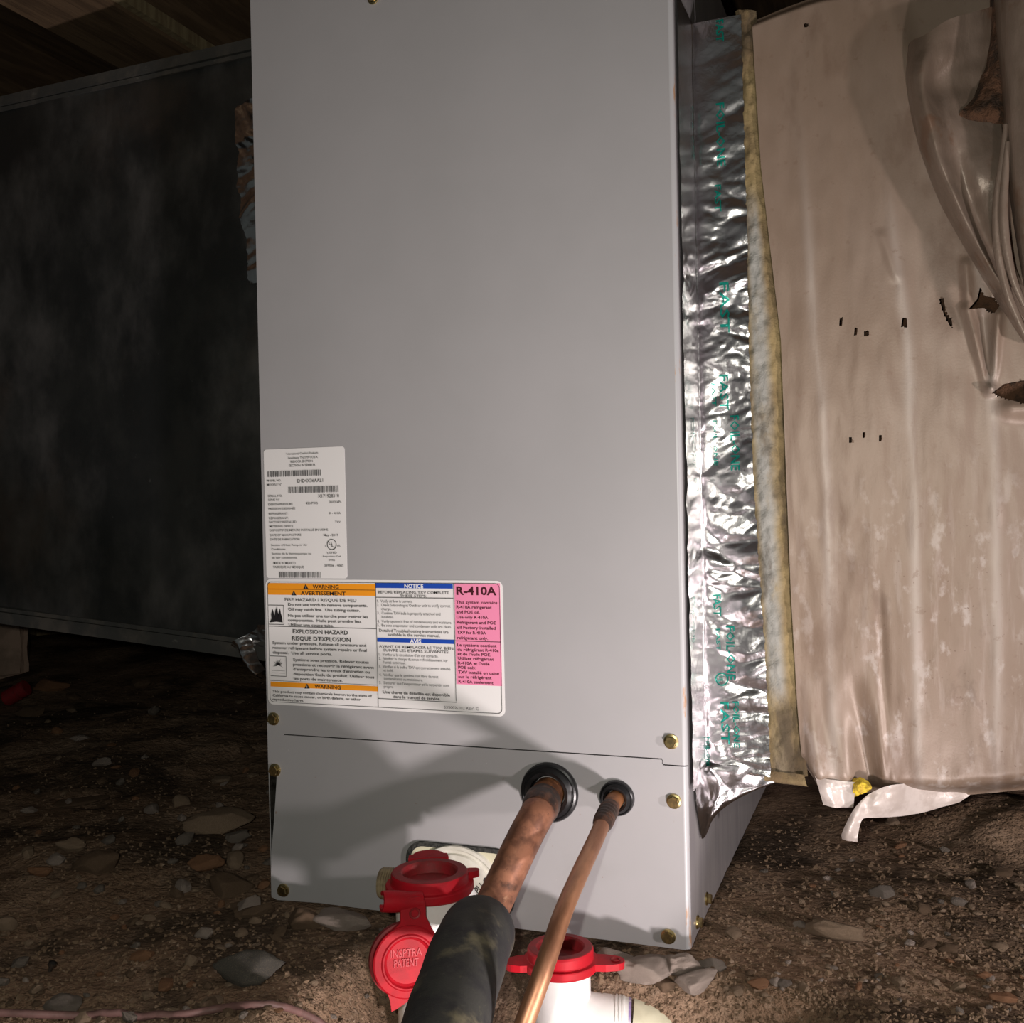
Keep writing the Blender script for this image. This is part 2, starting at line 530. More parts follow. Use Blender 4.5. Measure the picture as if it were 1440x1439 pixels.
# shallow pressed groove end
# rounded front right corner
mb = MB()
rows = []
for z in (0.0, z_step - G):
    rows.append([Vector((W - R_ + R_ * math.sin(t), R_ - R_ * math.cos(t), z)) for t in (rad(90 * k / 8) for k in range(9))])
mb.grid(rows)
rows = []
for z in (z_step + G, H):
    rows.append([Vector((W - R_ + R_ * math.sin(t), R_ - R_ * math.cos(t), z)) for t in (rad(90 * k / 8) for k in range(9))])
mb.grid(rows)
mb.build('corner_edge', MT['panel_edge'], cab)
# side panel: its rear lower corner is ragged
sp = [Vector((W, R_, 0.0)), Vector((W, R_, H)), Vector((W, DEP, H)), Vector((W, DEP, 0.004))]
n = 60
for i in range(1, n):
    y = DEP - (DEP - 0.012) * i / n
    sp.append(Vector((W, y, 0.0015 + 0.0022 * abs(noise.noise(Vector((y * 90, 0, 3)))))))
MB().prism(sp, (-1, 0, 0), 0.0012).build('side_panel', MT['steel'], cab)
MB().box((0.0, 0.0025, 0.0), (0.0012, DEP, H)).build('side_panel', MT['panel'], cab)
MB().box((0.0, DEP, 0.0), (W, DEP + .0012, H)).build('rear_panel', MT['steel'], cab)
MB().box((0.0, 0.0, H), (W, DEP, H + .0012)).build('top_panel', MT['panel'], cab)
MB().box((0.0013, 0.0018, 0.002), (W - .0015, 0.012, H - 0.002)).build('cavity_shade_box', MT['dark'], cab)  # near-black box painted as the shade inside the cabinet, seen through panel gaps


def screw(p, n, r=0.0046, tilt=0.0, roll=0.0):
    """hex washer-head screw"""
    n = Vector(n).normalized()
    o = Vector(p)
    mb = MB()
    mb.lathe([(0.0001, 0.0), (r, 0.0), (r * 1.02, 0.0005), (r * .98, 0.001), (r * .72, 0.0013)], o, n, 28)
    q = Vector((0, 0, 1)).rotation_difference(n)
    hx = [o + q @ Vector((r * .76 * math.cos(rad(60 * k + roll)), r * .76 * math.sin(rad(60 * k + roll)), 0.001)) for k in range(6)]
    mb.prism(hx, n, 0.0026)
    ob = mb.build('screw', MT['brass'], cab)
    d = MB()
    d.lathe([(r * .48, .00365), (r * .40, .0029), (0.0001, .0027)], o, n, 20)
    d.lathe([(r * .48, .00365), (r * .64, .00367)], o, n, 20)
    d.build('recess', MT['brass'], ob)
    return ob


for px, py in ((385, 1011), (387, 1083), (399, 1252), (944, 1043), (948, 1127), (940, 1317)):
    p = fz(px, py)
    screw((p.x, 0, p.z), (0, -1, 0), roll=random.uniform(0, 60))
for px, py in ((980, 1297), (993, 1264)):
    p = on_x(px, py, W)
    screw((W, p.y, max(p.z, 0.006)), (1, 0, 0), r=.0042)
p = fz(525, -2)
screw((p.x, 0, p.z), (0, -1, 0), r=.004)

# ---------------------------------------------------------------- printed stickers
YL, YC, YT = -0.00025, -0.00045, -0.00065


def rect(mb, x0, z0, x1, z1, y):
    mb.add([(x0, y, z0), (x1, y, z0), (x1, y, z1), (x0, y, z1)], [(0, 1, 2, 3)])


def text_verts(s, res=2, bold=0.0):
    cu = bpy.data.curves.new('t', 'FONT')
    cu.body = s
    cu.resolution_u = res
    cu.offset = bold
    o = bpy.data.objects.new('t', cu)
    COL.objects.link(o)
    dg = bpy.context.evaluated_depsgraph_get()
    dg.update()
    me = bpy.data.meshes.new_from_object(o.evaluated_get(dg))
    V = [v.co.copy() for v in me.vertices]
    Fs = [tuple(p.vertices) for p in me.polygons]
    bpy.data.objects.remove(o)
    bpy.data.curves.remove(cu)
    bpy.data.meshes.remove(me)
    return V, Fs


CAPH = 0.72


def text_on_face(mb, s, cx0, cyc, cx1, cap, orig, bold=0.0, y=YT, scale=4.0):
    """a line of lettering on the cabinet front; coordinates measured in a 4x crop of the photo starting at orig"""
    pa = fz(orig[0] + cx0 / scale, orig[1] + (cyc + cap / 2) / scale)
    pb = fz(orig[0] + cx1 / scale, orig[1] + (cyc + cap / 2) / scale)
    pt = fz(orig[0] + cx0 / scale, orig[1] + (cyc - cap / 2) / scale)
    V, Fs = text_verts(s, 2, bold)
    if not V:
        return
    xa, xb = min(v.x for v in V), max(v.x for v in V)
    sx = (pb.x - pa.x) / (xb - xa)
    sz = (pt.z - pa.z) / CAPH
    mb.add([(pa.x + (v.x - xa) * sx, y, pa.z + v.y * sz) for v in V], Fs)


# --- rating sticker
O1 = (360, 620)


def c1(x, y):
    return fz(O1[0] + x / 4, O1[1] + y / 4)


a, b, c_ = c1(36, 50), c1(488, 32), c1(524, 775)
rx0, rx1, rz0, rz1 = (c1(36, 50).x + c1(68, 775).x) / 2, (b.x + c_.x) / 2, c_.z, (a.z + b.z) / 2
rl = MB().prism(round_rect(rx0, rz0, rx1, rz1, 0.0022, 0.0), (0, -1, 0), -YL).build('rating_sticker', MT['label'], cab)
tx = MB()
T1 = [("International Comfort Products", 175, 74, 352, 12), ("Lewisburg, TN 37091 U.S.A.", 184, 97, 352, 12), ("INDOOR SECTION", 198, 118, 322, 13),
      ("SECTION INTÉRIEUR", 188, 140, 337, 13), ("MODEL NO.", 65, 225, 145, 12), ("MODÈLE N°", 65, 248, 148, 12), ("EHD4X36AAL1", 235, 226, 380, 19),
      ("SERIAL NO.", 70, 311, 152, 12), ("SERIE N°", 72, 333, 136, 12), ("X171928310", 352, 311, 470, 19), ("DESIGN PRESSURE", 73, 359, 210, 12),
      ("450 PSIG", 283, 352, 350, 13), ("3102 kPa", 415, 345, 484, 13), ("PRESSION DESIGNÉE", 74, 383, 224, 12), ("REFRIGERANT:", 75, 411, 184, 12),
      ("R - 410A", 416, 408, 480, 12), ("RÉFRIGÉRANT:", 77, 436, 186, 12), ("FACTORY INSTALLED", 78, 458, 230, 12), ("TXV", 448, 457, 478, 12),
      ("METERING DEVICE", 79, 482, 212, 12), ("DISPOSITIF DE MESURE INSTALLÉ EN USINE", 80, 504, 408, 12), ("DATE OF MANUFACTURE", 82, 531, 257, 12),
      ("May - 2017", 384, 531, 465, 13), ("DATE DE FABRICATION", 83, 555, 248, 12), ("Section of Heat Pump or Air", 88, 587, 292, 11),
      ("Conditioner.", 90, 610, 172, 11), ("Section de la thermopompe ou", 92, 635, 314, 11), ("de l'air conditionné.", 93, 658, 235, 11),
      ("MADE IN MEXICO", 102, 688, 226, 13), ("FABRIQUE AU MEXIQUE", 102, 710, 272, 13), ("C", 391, 592, 399, 11), ("US", 460, 591, 477, 11),
      ("LISTED", 403, 630, 457, 11), ("Evaporator Coil", 380, 650, 480, 9), ("59X6", 412, 671, 447, 10), ("339506 - 4003", 388, 702, 495, 13),
      ("U", 414, 577, 428, 20), ("L", 429, 588, 441, 20)]
for s, x0, yc, x1, cap in T1:
    text_on_face(tx, s, x0, yc, x1, cap, O1, bold=0.006)
cc = c1(429, 584)
rr = abs(c1(456, 584).x - cc.x)
ring = []
for r in (rr, rr * .87):
    ring.append([Vector((cc.x + r * math.cos(t), YT, cc.z + r * math.sin(t))) for t in (2 * math.pi * k / 40 for k in range(40))])
tx.grid(ring, False, closed=True)
tx.build('printed_text', MT['ink'], rl)['kind'] = 'stuff'
bc = MB()
rb = random.Random(3)
for x0, x1, y0, y1 in ((68, 370, 162, 205), (186, 468, 252, 296), (135, 370, 738, 770)):
    pa, pb = c1(x0, y1), c1(x1, y0)
    x = pa.x
    unit = (pb.x - pa.x) / 130
    while x < pb.x - unit * 3:
        wbar = unit * rb.choice((1, 1, 1.5, 2.2))
        rect(bc, x, pa.z, x + wbar, pb.z, YT)
        x += wbar + unit * rb.choice((1, 1, 1.6, 2.4))
bc.build('barcode', MT['ink_grey'], rl)['kind'] = 'stuff'

# --- warning sticker
O2 = (360, 800)


def c2(x, y):
    return fz(O2[0] + x / 4, O2[1] + y / 4)


wx0 = (c2(52, 66).x + c2(72, 768).x) / 2
wx1 = (c2(1383, 66).x + c2(1405, 815).x) / 2
wz1 = (c2(100, 63).z + c2(1350, 62).z) / 2
wz0 = (c2(100, 772).z + c2(1380, 822).z) / 2
wl = MB().prism(round_rect(wx0, wz0, wx1, wz1, 0.0042, 0.0), (0, -1, 0), -YL).build('warning_sticker', MT['label'], cab)


def band(x0, y0, x1, y1, name, m):
    pa, pb = c2(x0, y0), c2(x1, y1)
    q = MB()
    rect(q, pa.x, pb.z, pb.x, pa.z, YC)
    return q.build(name, m, wl)


band(68, 80, 676, 153, 'orange_band', MT['orange'])
band(84, 634, 688, 690, 'orange_band', MT['orange'])
band(674, 80, 1109, 112, 'blue_band', MT['blue'])
band(684, 387, 1117, 423, 'blue_band', MT['blue'])
band(1117, 80, 1386, 660, 'pink_field', MT['pink'])
tk, tg, tw, tm = MB(), MB(), MB(), MB()
B_ = .014
T2 = [("WARNING", 322, 100, 468, 21, B_), ("AVERTISSEMENT", 255, 137, 508, 21, B_), ("FIRE HAZARD / RISQUE DE FEU", 166, 173, 567, 18, .004),
      ("Do not use torch to remove components.", 184, 200, 630, 16, B_), ("Oil may catch fire.  Use tubing cutter.", 184, 227, 586, 16, B_),
      ("Ne pas utiliser une torche pour retirer les", 184, 262, 632, 16, B_), ("composantes.  Huile peut prendre feu.", 184, 288, 597, 16, B_),
      ("Utiliser une coupe-tube.", 187, 314, 440, 16, B_), ("EXPLOSION HAZARD", 210, 351, 520, 23, B_), ("RISQUE D'EXPLOSION", 207, 390, 535, 23, B_),
      ("System under pressure. Relieve all pressure and", 96, 415, 622, 16, B_), ("recover refrigerant before system repairs or final", 97, 442, 625, 16, B_),
      ("disposal.  Use all service ports.", 97, 469, 430, 16, B_), ("Système sous pression. Relever toutes", 212, 510, 637, 16, B_),
      ("pressions et recouvrir le réfrigérant avant", 212, 537, 665, 16, B_), ("d'entrprendre les travaux d'entretien ou", 213, 563, 643, 16, B_),
      ("disposition finale du produit. Utiliser tous", 214, 590, 667, 16, B_), ("les ports de maintenance.", 216, 616, 490, 16, B_),
      ("WARNING", 333, 661, 480, 21, B_), ("This product may contain chemicals known to the state of", 96, 688, 655, 14, B_),
      ("California to cause cancer, or birth defects, or other", 97, 710, 590, 14, B_), ("reproductive harm.", 97, 732, 272, 14, B_),
      ("BEFORE REPLACING TXV COMPLETE", 690, 131, 1087, 15, .004), ("THESE STEPS:", 812, 152, 962, 15, .004),
      ("Detailed Troubleshooting instructions are", 696, 346, 1085, 17, .004), ("available in the service manual.", 745, 369, 1038, 17, .004),
      ("AVANT DE REMPLACER LE TXV, BIEN", 696, 436, 1112, 15, .004), ("SUIVRE LES ETAPES SUIVANTES:", 720, 457, 1090, 15, .004),
      ("Une charte de détaillée est disponible", 717, 692, 1093, 17, B_), ("dans le manuel de service.", 775, 718, 1040, 17, B_)]
for s, x0, yc, x1, cap, bo in T2:
    text_on_face(tk, s, x0, yc, x1, cap, O2, bold=bo)
T3 = [("1.  Verify airflow is correct.", 684, 181, 882), ("2.  Check Subcooling at Outdoor unit to verify correct", 684, 203, 1096), ("charge.", 708, 225, 765),
      ("3.  Confirm TXV bulb is properly attached and", 686, 248, 1040), ("insulated.", 710, 270, 778),
      ("4.  Verify system is free of contaminants and moisture.", 686, 294, 1104), ("5.  Be sure evaporator and condenser coils are clean.", 686, 317, 1102),
      ("1.  Vérifier si la circulation d'air est correcte.", 694, 481, 1028), ("2.  Vérifier la charge du sous-refroidissement sur", 694, 503, 1082),
      ("l'unité extérieur.", 718, 525, 847), ("3.  Vérifier si la bulbe TXV est correctement attaché", 694, 548, 1096), ("et isolé.", 720, 569, 775),
      ("4.  Vérifier que le système soit libre de tout", 696, 594, 1028), ("contaminants ou moisissure.", 722, 616, 940),
      ("5.  S'assurer que l'évaporateur et le serpentin sont", 696, 639, 1090), ("propre.", 722, 661, 775), ("335002-102 REV. C", 1060, 778, 1254)]
for s, x0, yc, x1 in T3:
    text_on_face(tg, s, x0, yc, x1, 16, O2)
text_on_face(tw, "NOTICE", 837, 96, 943, 23, O2, bold=.03)
text_on_face(tw, "AVIS", 868, 405, 932, 24, O2, bold=.03)
T4 = [("R-410A", 1130, 122, 1355, 47, .025), ("This system contains", 1128, 187, 1360, 17, B_), ("R-410A refrigerant", 1130, 214, 1328, 17, B_),
      ("and POE oil.", 1130, 242, 1262, 17, B_), ("Use only R-410A", 1131, 271, 1308, 17, B_), ("Refrigerant and POE", 1132, 300, 1352, 17, B_),
      ("oil Factory installed", 1133, 329, 1350, 17, B_), ("TXV for R-410A", 1134, 357, 1296, 17, B_), ("refrigerant only.", 1134, 387, 1307, 17, B_),
      ("Le système contient", 1135, 427, 1355, 17, B_), ("du réfrigérant R-410a", 1136, 453, 1368, 17, B_), ("et de l'huile POE.", 1137, 478, 1324, 17, B_),
      ("Utiliser réfrigérant", 1138, 502, 1340, 17, B_), ("R-410A et l'huile", 1139, 529, 1316, 17, B_), ("POE only.", 1140, 553, 1240, 17, B_),
      ("TXV installé en usine", 1140, 580, 1370, 17, B_), ("sur le réfrigérant", 1141, 606, 1327, 17, B_), ("R-410A seulement", 1142, 633, 1337, 17, B_)]
for s, x0, yc, x1, cap, bo in T4:
    text_on_face(tm, s, x0, yc, x1, cap, O2, bold=bo)


def line(mb, x0, y0, x1, y1, t=1.6):
    pa, pb = c2(x0, y0), c2(x1, y1)
    h = 0.00011 * t
    if abs(pa.x - pb.x) > abs(pa.z - pb.z):
        z = (pa.z + pb.z) / 2
        rect(mb, pa.x, z - h, pb.x, z + h, YT)
    else:
        x = (pa.x + pb.x) / 2
        rect(mb, x - h, pb.z, x + h, pa.z, YT)


line(tk, 68, 117, 674, 117, 1.2)
line(tk, 72, 327, 679, 333)
line(tk, 674, 80, 692, 780)
line(tk, 676, 163, 1112, 164)
line(tk, 1112, 80, 1129, 745)
line(tk, 690, 734, 1130, 746)
line(tk, 1125, 407, 1378, 410)
line(tk, 84, 634, 686, 648, 1.2)
line(tk, 72, 205, 160, 205)
line(tk, 76, 313, 160, 313)
line(tk, 159, 205, 160, 313)
line(tk, 80, 490, 172, 493)
line(tk, 86, 602, 174, 605)
line(tk, 172, 493, 174, 604)
line(tk, 92, 572, 166, 574, .8)
line(tk, 92, 585, 166, 587, .8)
# border
bo_ = [round_rect(wx0 + i, wz0 + i, wx1 - i, wz1 - i, 0.0042 - i * .6, YT) for i in (0.0018, 0.0021)]
tk.grid(bo_, False, closed=True)
# alert triangles
for x, y, s in ((283, 100, 14), (216, 137, 14), (290, 660, 15)):
    pts = [c2(x - s, y + s * .9), c2(x + s, y + s * .9), c2(x, y - s)]
    tk.add([(p.x, YT, p.z) for p in pts], [(0, 1, 2)])
    p = c2(x, y)
    mark = MB()
    for (u0, v0, u1, v1) in ((-1.0, -5, 1.0, 4), (-1.0, 6, 1.0, 8)):
        pa, pb = c2(x + u0, y + v0 + 2), c2(x + u1, y + v1 + 2)
        rect(tw, pa.x, pb.z, pb.x, pa.z, YT - .0001)
# flame and burst pictograms
fl = [(80, 302), (90, 280), (88, 255), (97, 225), (102, 250), (108, 262), (112, 235), (122, 212), (126, 245), (131, 258), (138, 222), (143, 250), (149, 270), (153, 302)]
pts = [c2(*q) for q in fl]
base = c2(118, 298)
tk.add([(base.x, YT, base.z)] + [(p.x, YT, p.z) for p in pts], [(0, i, i + 1) for i in range(1, len(pts))])
bcen = (128, 542)
pts = []
for k in range(22):
    t = rad(-200 + 220 * k / 21)
    r = ((0, 33, 0, 24)[k % 4] if k % 2 else 11)
    pts.append(c2(bcen[0] + r * math.cos(t), bcen[1] + r * 1.25 * math.sin(t)))
p0 = c2(*bcen)
tk.add([(p0.x, YT, p0.z)] + [(p.x, YT, p.z) for p in pts], [(0, i, i + 1) for i in range(1, len(pts))])
tk.build('printed_text', MT['ink'], wl)['kind'] = 'stuff'
tg.build('fine_print', MT['ink_grey'], wl)['kind'] = 'stuff'
tw.build('white_lettering', MT['ink_white'], wl)['kind'] = 'stuff'
tm.build('maroon_lettering', MT['ink_maroon'], wl)['kind'] = 'stuff'

# ---------------------------------------------------------------- drain port plate in the lower panel
pa, pb = fz(572, 1180), fz(722, 1196)
px0, px1, pz1 = pa.x, pb.x, (pa.z + pb.z) / 2
pz0 = 0.006
dp = MB().prism(round_rect(px0 + .0025, pz0, px1 - .002, pz1 - .0025, 0.011, 0.0), (0, -1, 0), 0.0012).build('drain_port_plate', MT['drain'], cab)
gk = MB()
gk.grid([round_rect(px0, pz0 - .001, px1, pz1, 0.012, 0.0), round_rect(px0, pz0 - .001, px1, pz1, 0.012, -.002),
         round_rect(px0 + .003, pz0 + .002, px1 - .003, pz1 - .003, 0.010, -.002), round_rect(px0 + .003, pz0 + .002, px1 - .003, pz1 - .003, 0.010, 0)], False, closed=True)
gk.build('gasket', MT['gasket'], dp)
# raised rim, oblong recess and round socket
oc = fz(650, 1203)
ob = MB()
ob.grid([round_rect(oc.x - .0075, oc.z - .0032, oc.x + .0065, oc.z + .003, .003, -.0012), round_rect(oc.x - .0075, oc.z - .0032, oc.x + .0065, oc.z + .003, .003, -.0019),
         round_rect(oc.x - .0062, oc.z - .002, oc.x + .0052, oc.z + .0018, .0018, -.0019), round_rect(oc.x - .0062, oc.z - .002, oc.x + .0052, oc.z + .0018, .0018, -.0013)], False, closed=True)
ob.build('oblong_boss', MT['drain'], dp)
pc = Vector((0.146, 0, 0.0165))
sk = MB()
sk.lathe([(.0345, .0012), (.0338, .0032), (.0318, .0034), (.0306, .0022), (.0290, .0022), (.0282, .0038), (.0001, .0038)], pc, (0, -1, 0), 56)
soc = sk.build('drain_socket', MT['drain_white'], dp)
# keep the socket above the bottom edge: clip the ring mesh
bm = bmesh.new()
bm.from_mesh(soc.data)
bmesh.ops.bisect_plane(bm, geom=bm.verts[:] + bm.edges[:] + bm.faces[:], plane_co=(0, 0, pz0), plane_no=(0, 0, -1), clear_outer=True)
bmesh.ops.bisect_plane(bm, geom=bm.verts[:] + bm.edges[:] + bm.faces[:], plane_co=(px1 - .002, 0, 0), plane_no=(1, 0, 0), clear_outer=True)
bm.to_mesh(soc.data)
bm.free()
mk = MB()
pa, pb = fz(667, 1265), fz(693, 1239)
V, Fs = text_verts("FmPU-C", 2, .015)
xa, xb = min(v.x for v in V), max(v.x for v in V)
dv = (pb - pa)
dl = dv.normalized()
up_ = Vector((-dl.z, 0, dl.x))
mk.add([pa + dv * ((v.x - xa) / (xb - xa)) + up_ * (v.y / CAPH * .0052) + Vector((0, -.0040, 0)) for v in V], Fs)
mk.build('handwritten_mark', MT['ink'], dp)

# ---------------------------------------------------------------- rubber grommets
g1 = fz(773, 1114)
g2 = fz(868, 1122)


def grommet(c, r, rin):
    mb = MB()
    mb.lathe([(r, 0.0), (r, .0014), (r * .96, .0030), (r * .90, .0036), (r * .86, .0032), (r * .82, .0040), (r * .70, .0056), (rin * 1.25, .0066), (rin * 1.04, .0058), (rin * 1.0, .001), (rin * .94, .0008)],
             (c.x, 0, c.z), (0, -1, 0), 48)
    return mb.build('rubber_grommet', MT['rubber'], cab)


grommet(g1, 0.0192, 0.0113)
grommet(g2, 0.0112, 0.0061)

# ================================================================== REFRIGERANT LINES
s1 = [Vector((g1.x, -0.0009, g1.z)), Vector((g1.x, -0.010, g1.z - .001)), on_d(757, 1142, .646), on_d(732, 1190, .632), on_d(688, 1284, .607), on_d(660, 1340, .560), on_d(626, 1447, .500),
      on_d(600, 1545, .455)]
path = spline(s1, 60)
sx = thing('suction_pipe', 'thick copper suction pipe entering the larger black grommet, lower end in black foam', 'pipe', tuple(path[30]))


def sub(path, a, b):
    n = len(path) - 1
    out = []
    for i in range(24):
        t = a + (b - a) * i / 23
        x = t * n
        k = min(int(x), n - 1)
        out.append(path[k].lerp(path[k + 1], x - k))
    return out


MB().tube(sub(path, 0.0, .27), .0103).build('stub', MT['stub'], sx)
MB().tube(sub(path, 0.23, 1.0), .01045).build('pipe', MT['copper'], sx)
J = sub(path, .195, .285)
rr_ = [0.0104, .0110, .0114, .0115, .0114, .0114] + [.0115] * 10 + [.0115, .0114, .0113, .0112, .0110, .0108, .0107, .0105]
MB().tube(J, rr_).build('brazed_joint', MT['burnt'], sx)
SL = sub(path, .618, 1.0)
mb = MB()
rs = [.0178, .0195, .0203] + [.0206] * 21
SLd = []
mb.tube(SL, [r * (1 + .015 * math.sin(i * 1.1)) for i, r in enumerate(rs)], 40)
sv = mb.build('insulation_sleeve', MT['sleeve'], sx)
t0 = (SL[0] - SL[1]).normalized()
MB().lathe([(.0112, .0012), (.0120, .0016), (.0176, .0006), (.0182, -.001)], SL[0], t0, 40).build('cut_end', MT['sleeve_cut'], sv)

l1 = [Vector((g2.x, -0.0009, g2.z)), Vector((g2.x, -0.009, g2.z)), on_d(851, 1150, .638), on_d(838, 1180, .615), on_d(812, 1236, .570), on_d(792, 1283, .540), on_d(774, 1335, .520), on_d(757, 1385, .508), on_d(736, 1443, .500),
      on_d(715, 1500, .490)]
lpth = spline(l1, 60)
lx = thing('liquid_pipe', 'thin copper liquid pipe bending down from the smaller black grommet', 'pipe', tuple(lpth[30]))
MB().tube(sub(lpth, 0, .24), .0054, 24).build('stub', MT['stub'], lx)
MB().tube(sub(lpth, .21, 1.0), .0048, 24).build('pipe', MT['copper_bright'], lx)
J = sub(lpth, .155, .275)
MB().tube(J, [.0052, .0056, .0060, .0061] + [.0060 + .0003 * math.sin(i * 2.1) for i in range(16)] + [.0059, .0057, .0053, .005], 24).build('brazed_joint', MT['burnt'], lx)

# ================================================================== CONDENSATE TRAP
CL = on_d(604, 1225, .640)
CR = on_d(788, 1331, .635)
trap = thing('condensate_trap', 'white plastic drain trap with two red caps in front of the grey cabinet', 'drain trap', (CL.x, CL.y, -.06))
rL, rR = .0206, .0176
zL, zR = CL.z - .0108, CR.z - .0112      # underside of each flange
zbot = -.075
MB().tube([(CL.x, CL.y, zL + .001), (CL.x, CL.y, -.035)], rL, 40).build('inlet_hub', MT['pvc'], trap)
u = [Vector((CL.x, CL.y, -.03)), Vector((CL.x, CL.y, -.05))]
mid = (CL + CR) / 2
u = spline([(CL.x, CL.y, -.030), (CL.x, CL.y, -.048), (CL.x + .018, CL.y + .010, -.072), (CR.x - .018, CR.y - .010, -.072), (CR.x, CR.y, -.050), (CR.x, CR.y, -.035)], 40)
MB().tube(u, .0150, 28).build('bend', MT['pvc'], trap)
MB().tube([(CR.x, CR.y, zR + .001), (CR.x, CR.y, -.042)], rR, 40).build('outlet_hub', MT['pvc'], trap)
MB().tube([(CL.x, CL.y, .0160), (pc.x, -.0043, .0165)], .0150, 36).build('inlet_pipe', MT['pvc'], trap)
# horizontal outlet with embossed coupling
o0 = Vector((CR.x, CR.y, on_d(830, 1437, .633).z))
o1 = on_d(887, 1441, .630)
o2 = on_d(905, 1443, .628)
MB().tube([o0, o0.lerp(o1, .5), o1], [rR * .96, rR * .96, rR * .95], 36).build('outlet_coupling', MT['pvc'], trap)
mb = MB()
dirc = (o1 - o0).normalized()
mb.tube([o1 - dirc * .0010, o1 + dirc * .0006], rR * .955, 36)
mb.build('primer_ring', MT['purple'], trap)
el = spline([o1, on_d(930, 1449, .628), on_d(965, 1459, .625), on_d(992, 1478, .620), on_d(1010, 1515, .612), on_d(1016, 1570, .600)], 30)
MB().tube(el, rR * .95, 36).build('outlet_elbow', MT['pvc_old'], trap)
# ridges on the coupling
for k in range(3):
    t = .80 + .05 * k
    c = o0.lerp(o1, t)
    MB().tube([c - dirc * .0006, c + dirc * .0006], rR * .985, 36).build('ridge', MT['pvc'], trap)
# threaded plug seen behind the left cap
tp = fz(548, 1243)
mb = MB()
prof = [(.0001, .0)]
for k in range(7):
    prof += [(.0085, .0015 * k + .001), (.0095, .0015 * k + .0018)]
prof += [(.0085, .0125), (.0001, .0125)]
pe = on_d(550, 1242, .655)
mb.lathe(prof, (pe.x + .006, pe.y, pe.z), (-1, -.15, 0), 28)
mb.build('threaded_plug', MT['plug'], trap)


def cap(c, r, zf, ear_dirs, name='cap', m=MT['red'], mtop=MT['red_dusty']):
    """flanged cap: c = centre of the top ring, r = radius of the raised ring, zf = flange height"""
    h = c.z - zf
    mb = MB()
    fr = r * 1.14
    o = (c.x, c.y, zf)
    mb.lathe([(r * .80, -.001), (fr * .97, -.001), (fr, .0003), (fr, .0036), (fr * .985, .0042), (r * 1.02, .0046), (r * 1.0, .0052), (r, h - .0012), (r * .97, h)], o, (0, 0, 1), 56)
    ob = mb.build(name, m, trap)
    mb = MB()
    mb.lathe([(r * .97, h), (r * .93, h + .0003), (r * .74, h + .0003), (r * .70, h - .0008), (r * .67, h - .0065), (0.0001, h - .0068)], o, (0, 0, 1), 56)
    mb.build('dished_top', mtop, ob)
    for (ang, ln, wd, hole, dz) in ear_dirs:
        t = rad(ang)
        e = Vector((math.cos(t), math.sin(t), 0))
        s = Vector((-e.y, e.x, 0))
        base = Vector(o) + e * (fr - .004)
        poly = [base - s * wd, base + e * (ln * .45) - s * wd * .95]
        for k in range(9):
            q = rad(-80 + 160 * k / 8)
            poly.append(base + e * (ln - wd * .75 + wd * .75 * math.cos(q)) + s * wd * .78 * math.sin(q))
        poly += [base + e * (ln * .45) + s * wd * .95, base + s * wd]
        ear = MB().prism([p + Vector((0, 0, .0002 + dz)) for p in poly], (0, 0, 1), .0040).build('ear', m, ob)
        if hole:
            hc = base + e * (ln - wd * .7)
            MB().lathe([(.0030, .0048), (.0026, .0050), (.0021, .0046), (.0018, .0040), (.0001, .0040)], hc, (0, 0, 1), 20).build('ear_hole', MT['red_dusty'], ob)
    return ob


# angle of the camera's right-hand direction in plan
AR = math.degrees(math.atan2(RT.y, RT.x))
capL = cap(CL, .0232, zL, [(AR + 96, .0150, .0125, False, .0072), (AR + 18, .0085, .004, False, .004)])
capR = cap(CR, .0197, zR, [(AR - 8, .0195, .0078, True, 0), (AR + 186, .0150, .0078, False, 0)])

# tether and hanging cap on the left
hd = .603
nrm = (-(FW) + RT * .30 + UP * .10).normalized()
uR = (RT - nrm * RT.dot(nrm)).normalized()
uU = nrm.cross(uR)
HC = on_d(574, 1353, hd)
hr = .0196


def hp(u, v, n=0.0):
    return HC + uR * u + uU * v + nrm * n


mb = MB()
mb.lathe([(hr * .55, -.0035), (hr, -.0035), (hr * 1.02, -.0028), (hr * 1.02, .0006), (hr * .98, .0012), (hr * .80, .0014), (hr * .76, .0022), (hr * .72, .0022), (hr * .68, .0004), (hr * .62, -.0006), (.0001, -.0008)],
         HC, nrm, 52)
hang = mb.build('hanging_cap', MT['red'], trap)
mb = MB()
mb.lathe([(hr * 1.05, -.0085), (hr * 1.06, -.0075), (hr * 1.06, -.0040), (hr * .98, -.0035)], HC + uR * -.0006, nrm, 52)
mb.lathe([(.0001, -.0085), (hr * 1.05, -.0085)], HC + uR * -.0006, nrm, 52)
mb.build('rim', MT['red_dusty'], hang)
et = MB()
for s, u0, u1, v in (("INSPTRA", -.0100, .0080, .0028), ("PATENT", -.0080, .0060, -.0026)):
    V, Fs = text_verts(s, 2, .01)
    xa, xb = min(v_.x for v_ in V), max(v_.x for v_ in V)
    k = (u1 - u0) / (xb - xa)
    o_ = len(et.v)
    top = [hp(u0 + (p.x - xa) * k, v + p.y * .0062, -.0001) for p in V]
    et.add(top, Fs)
et.build('raised_lettering', mat('raised_red_letters', (0.52, 0.015, 0.025), 0.5), hang)
# tail
MB().prism([hp(-.0120, -.0150, -.003), hp(.0035, -.0190, -.003), hp(.002, -.0205, -.003), hp(-.0065, -.0252, -.003), hp(-.0092, -.0262, -.003), hp(-.0100, -.0205, -.003)], nrm, .003).build('tail', MT['red'], hang)
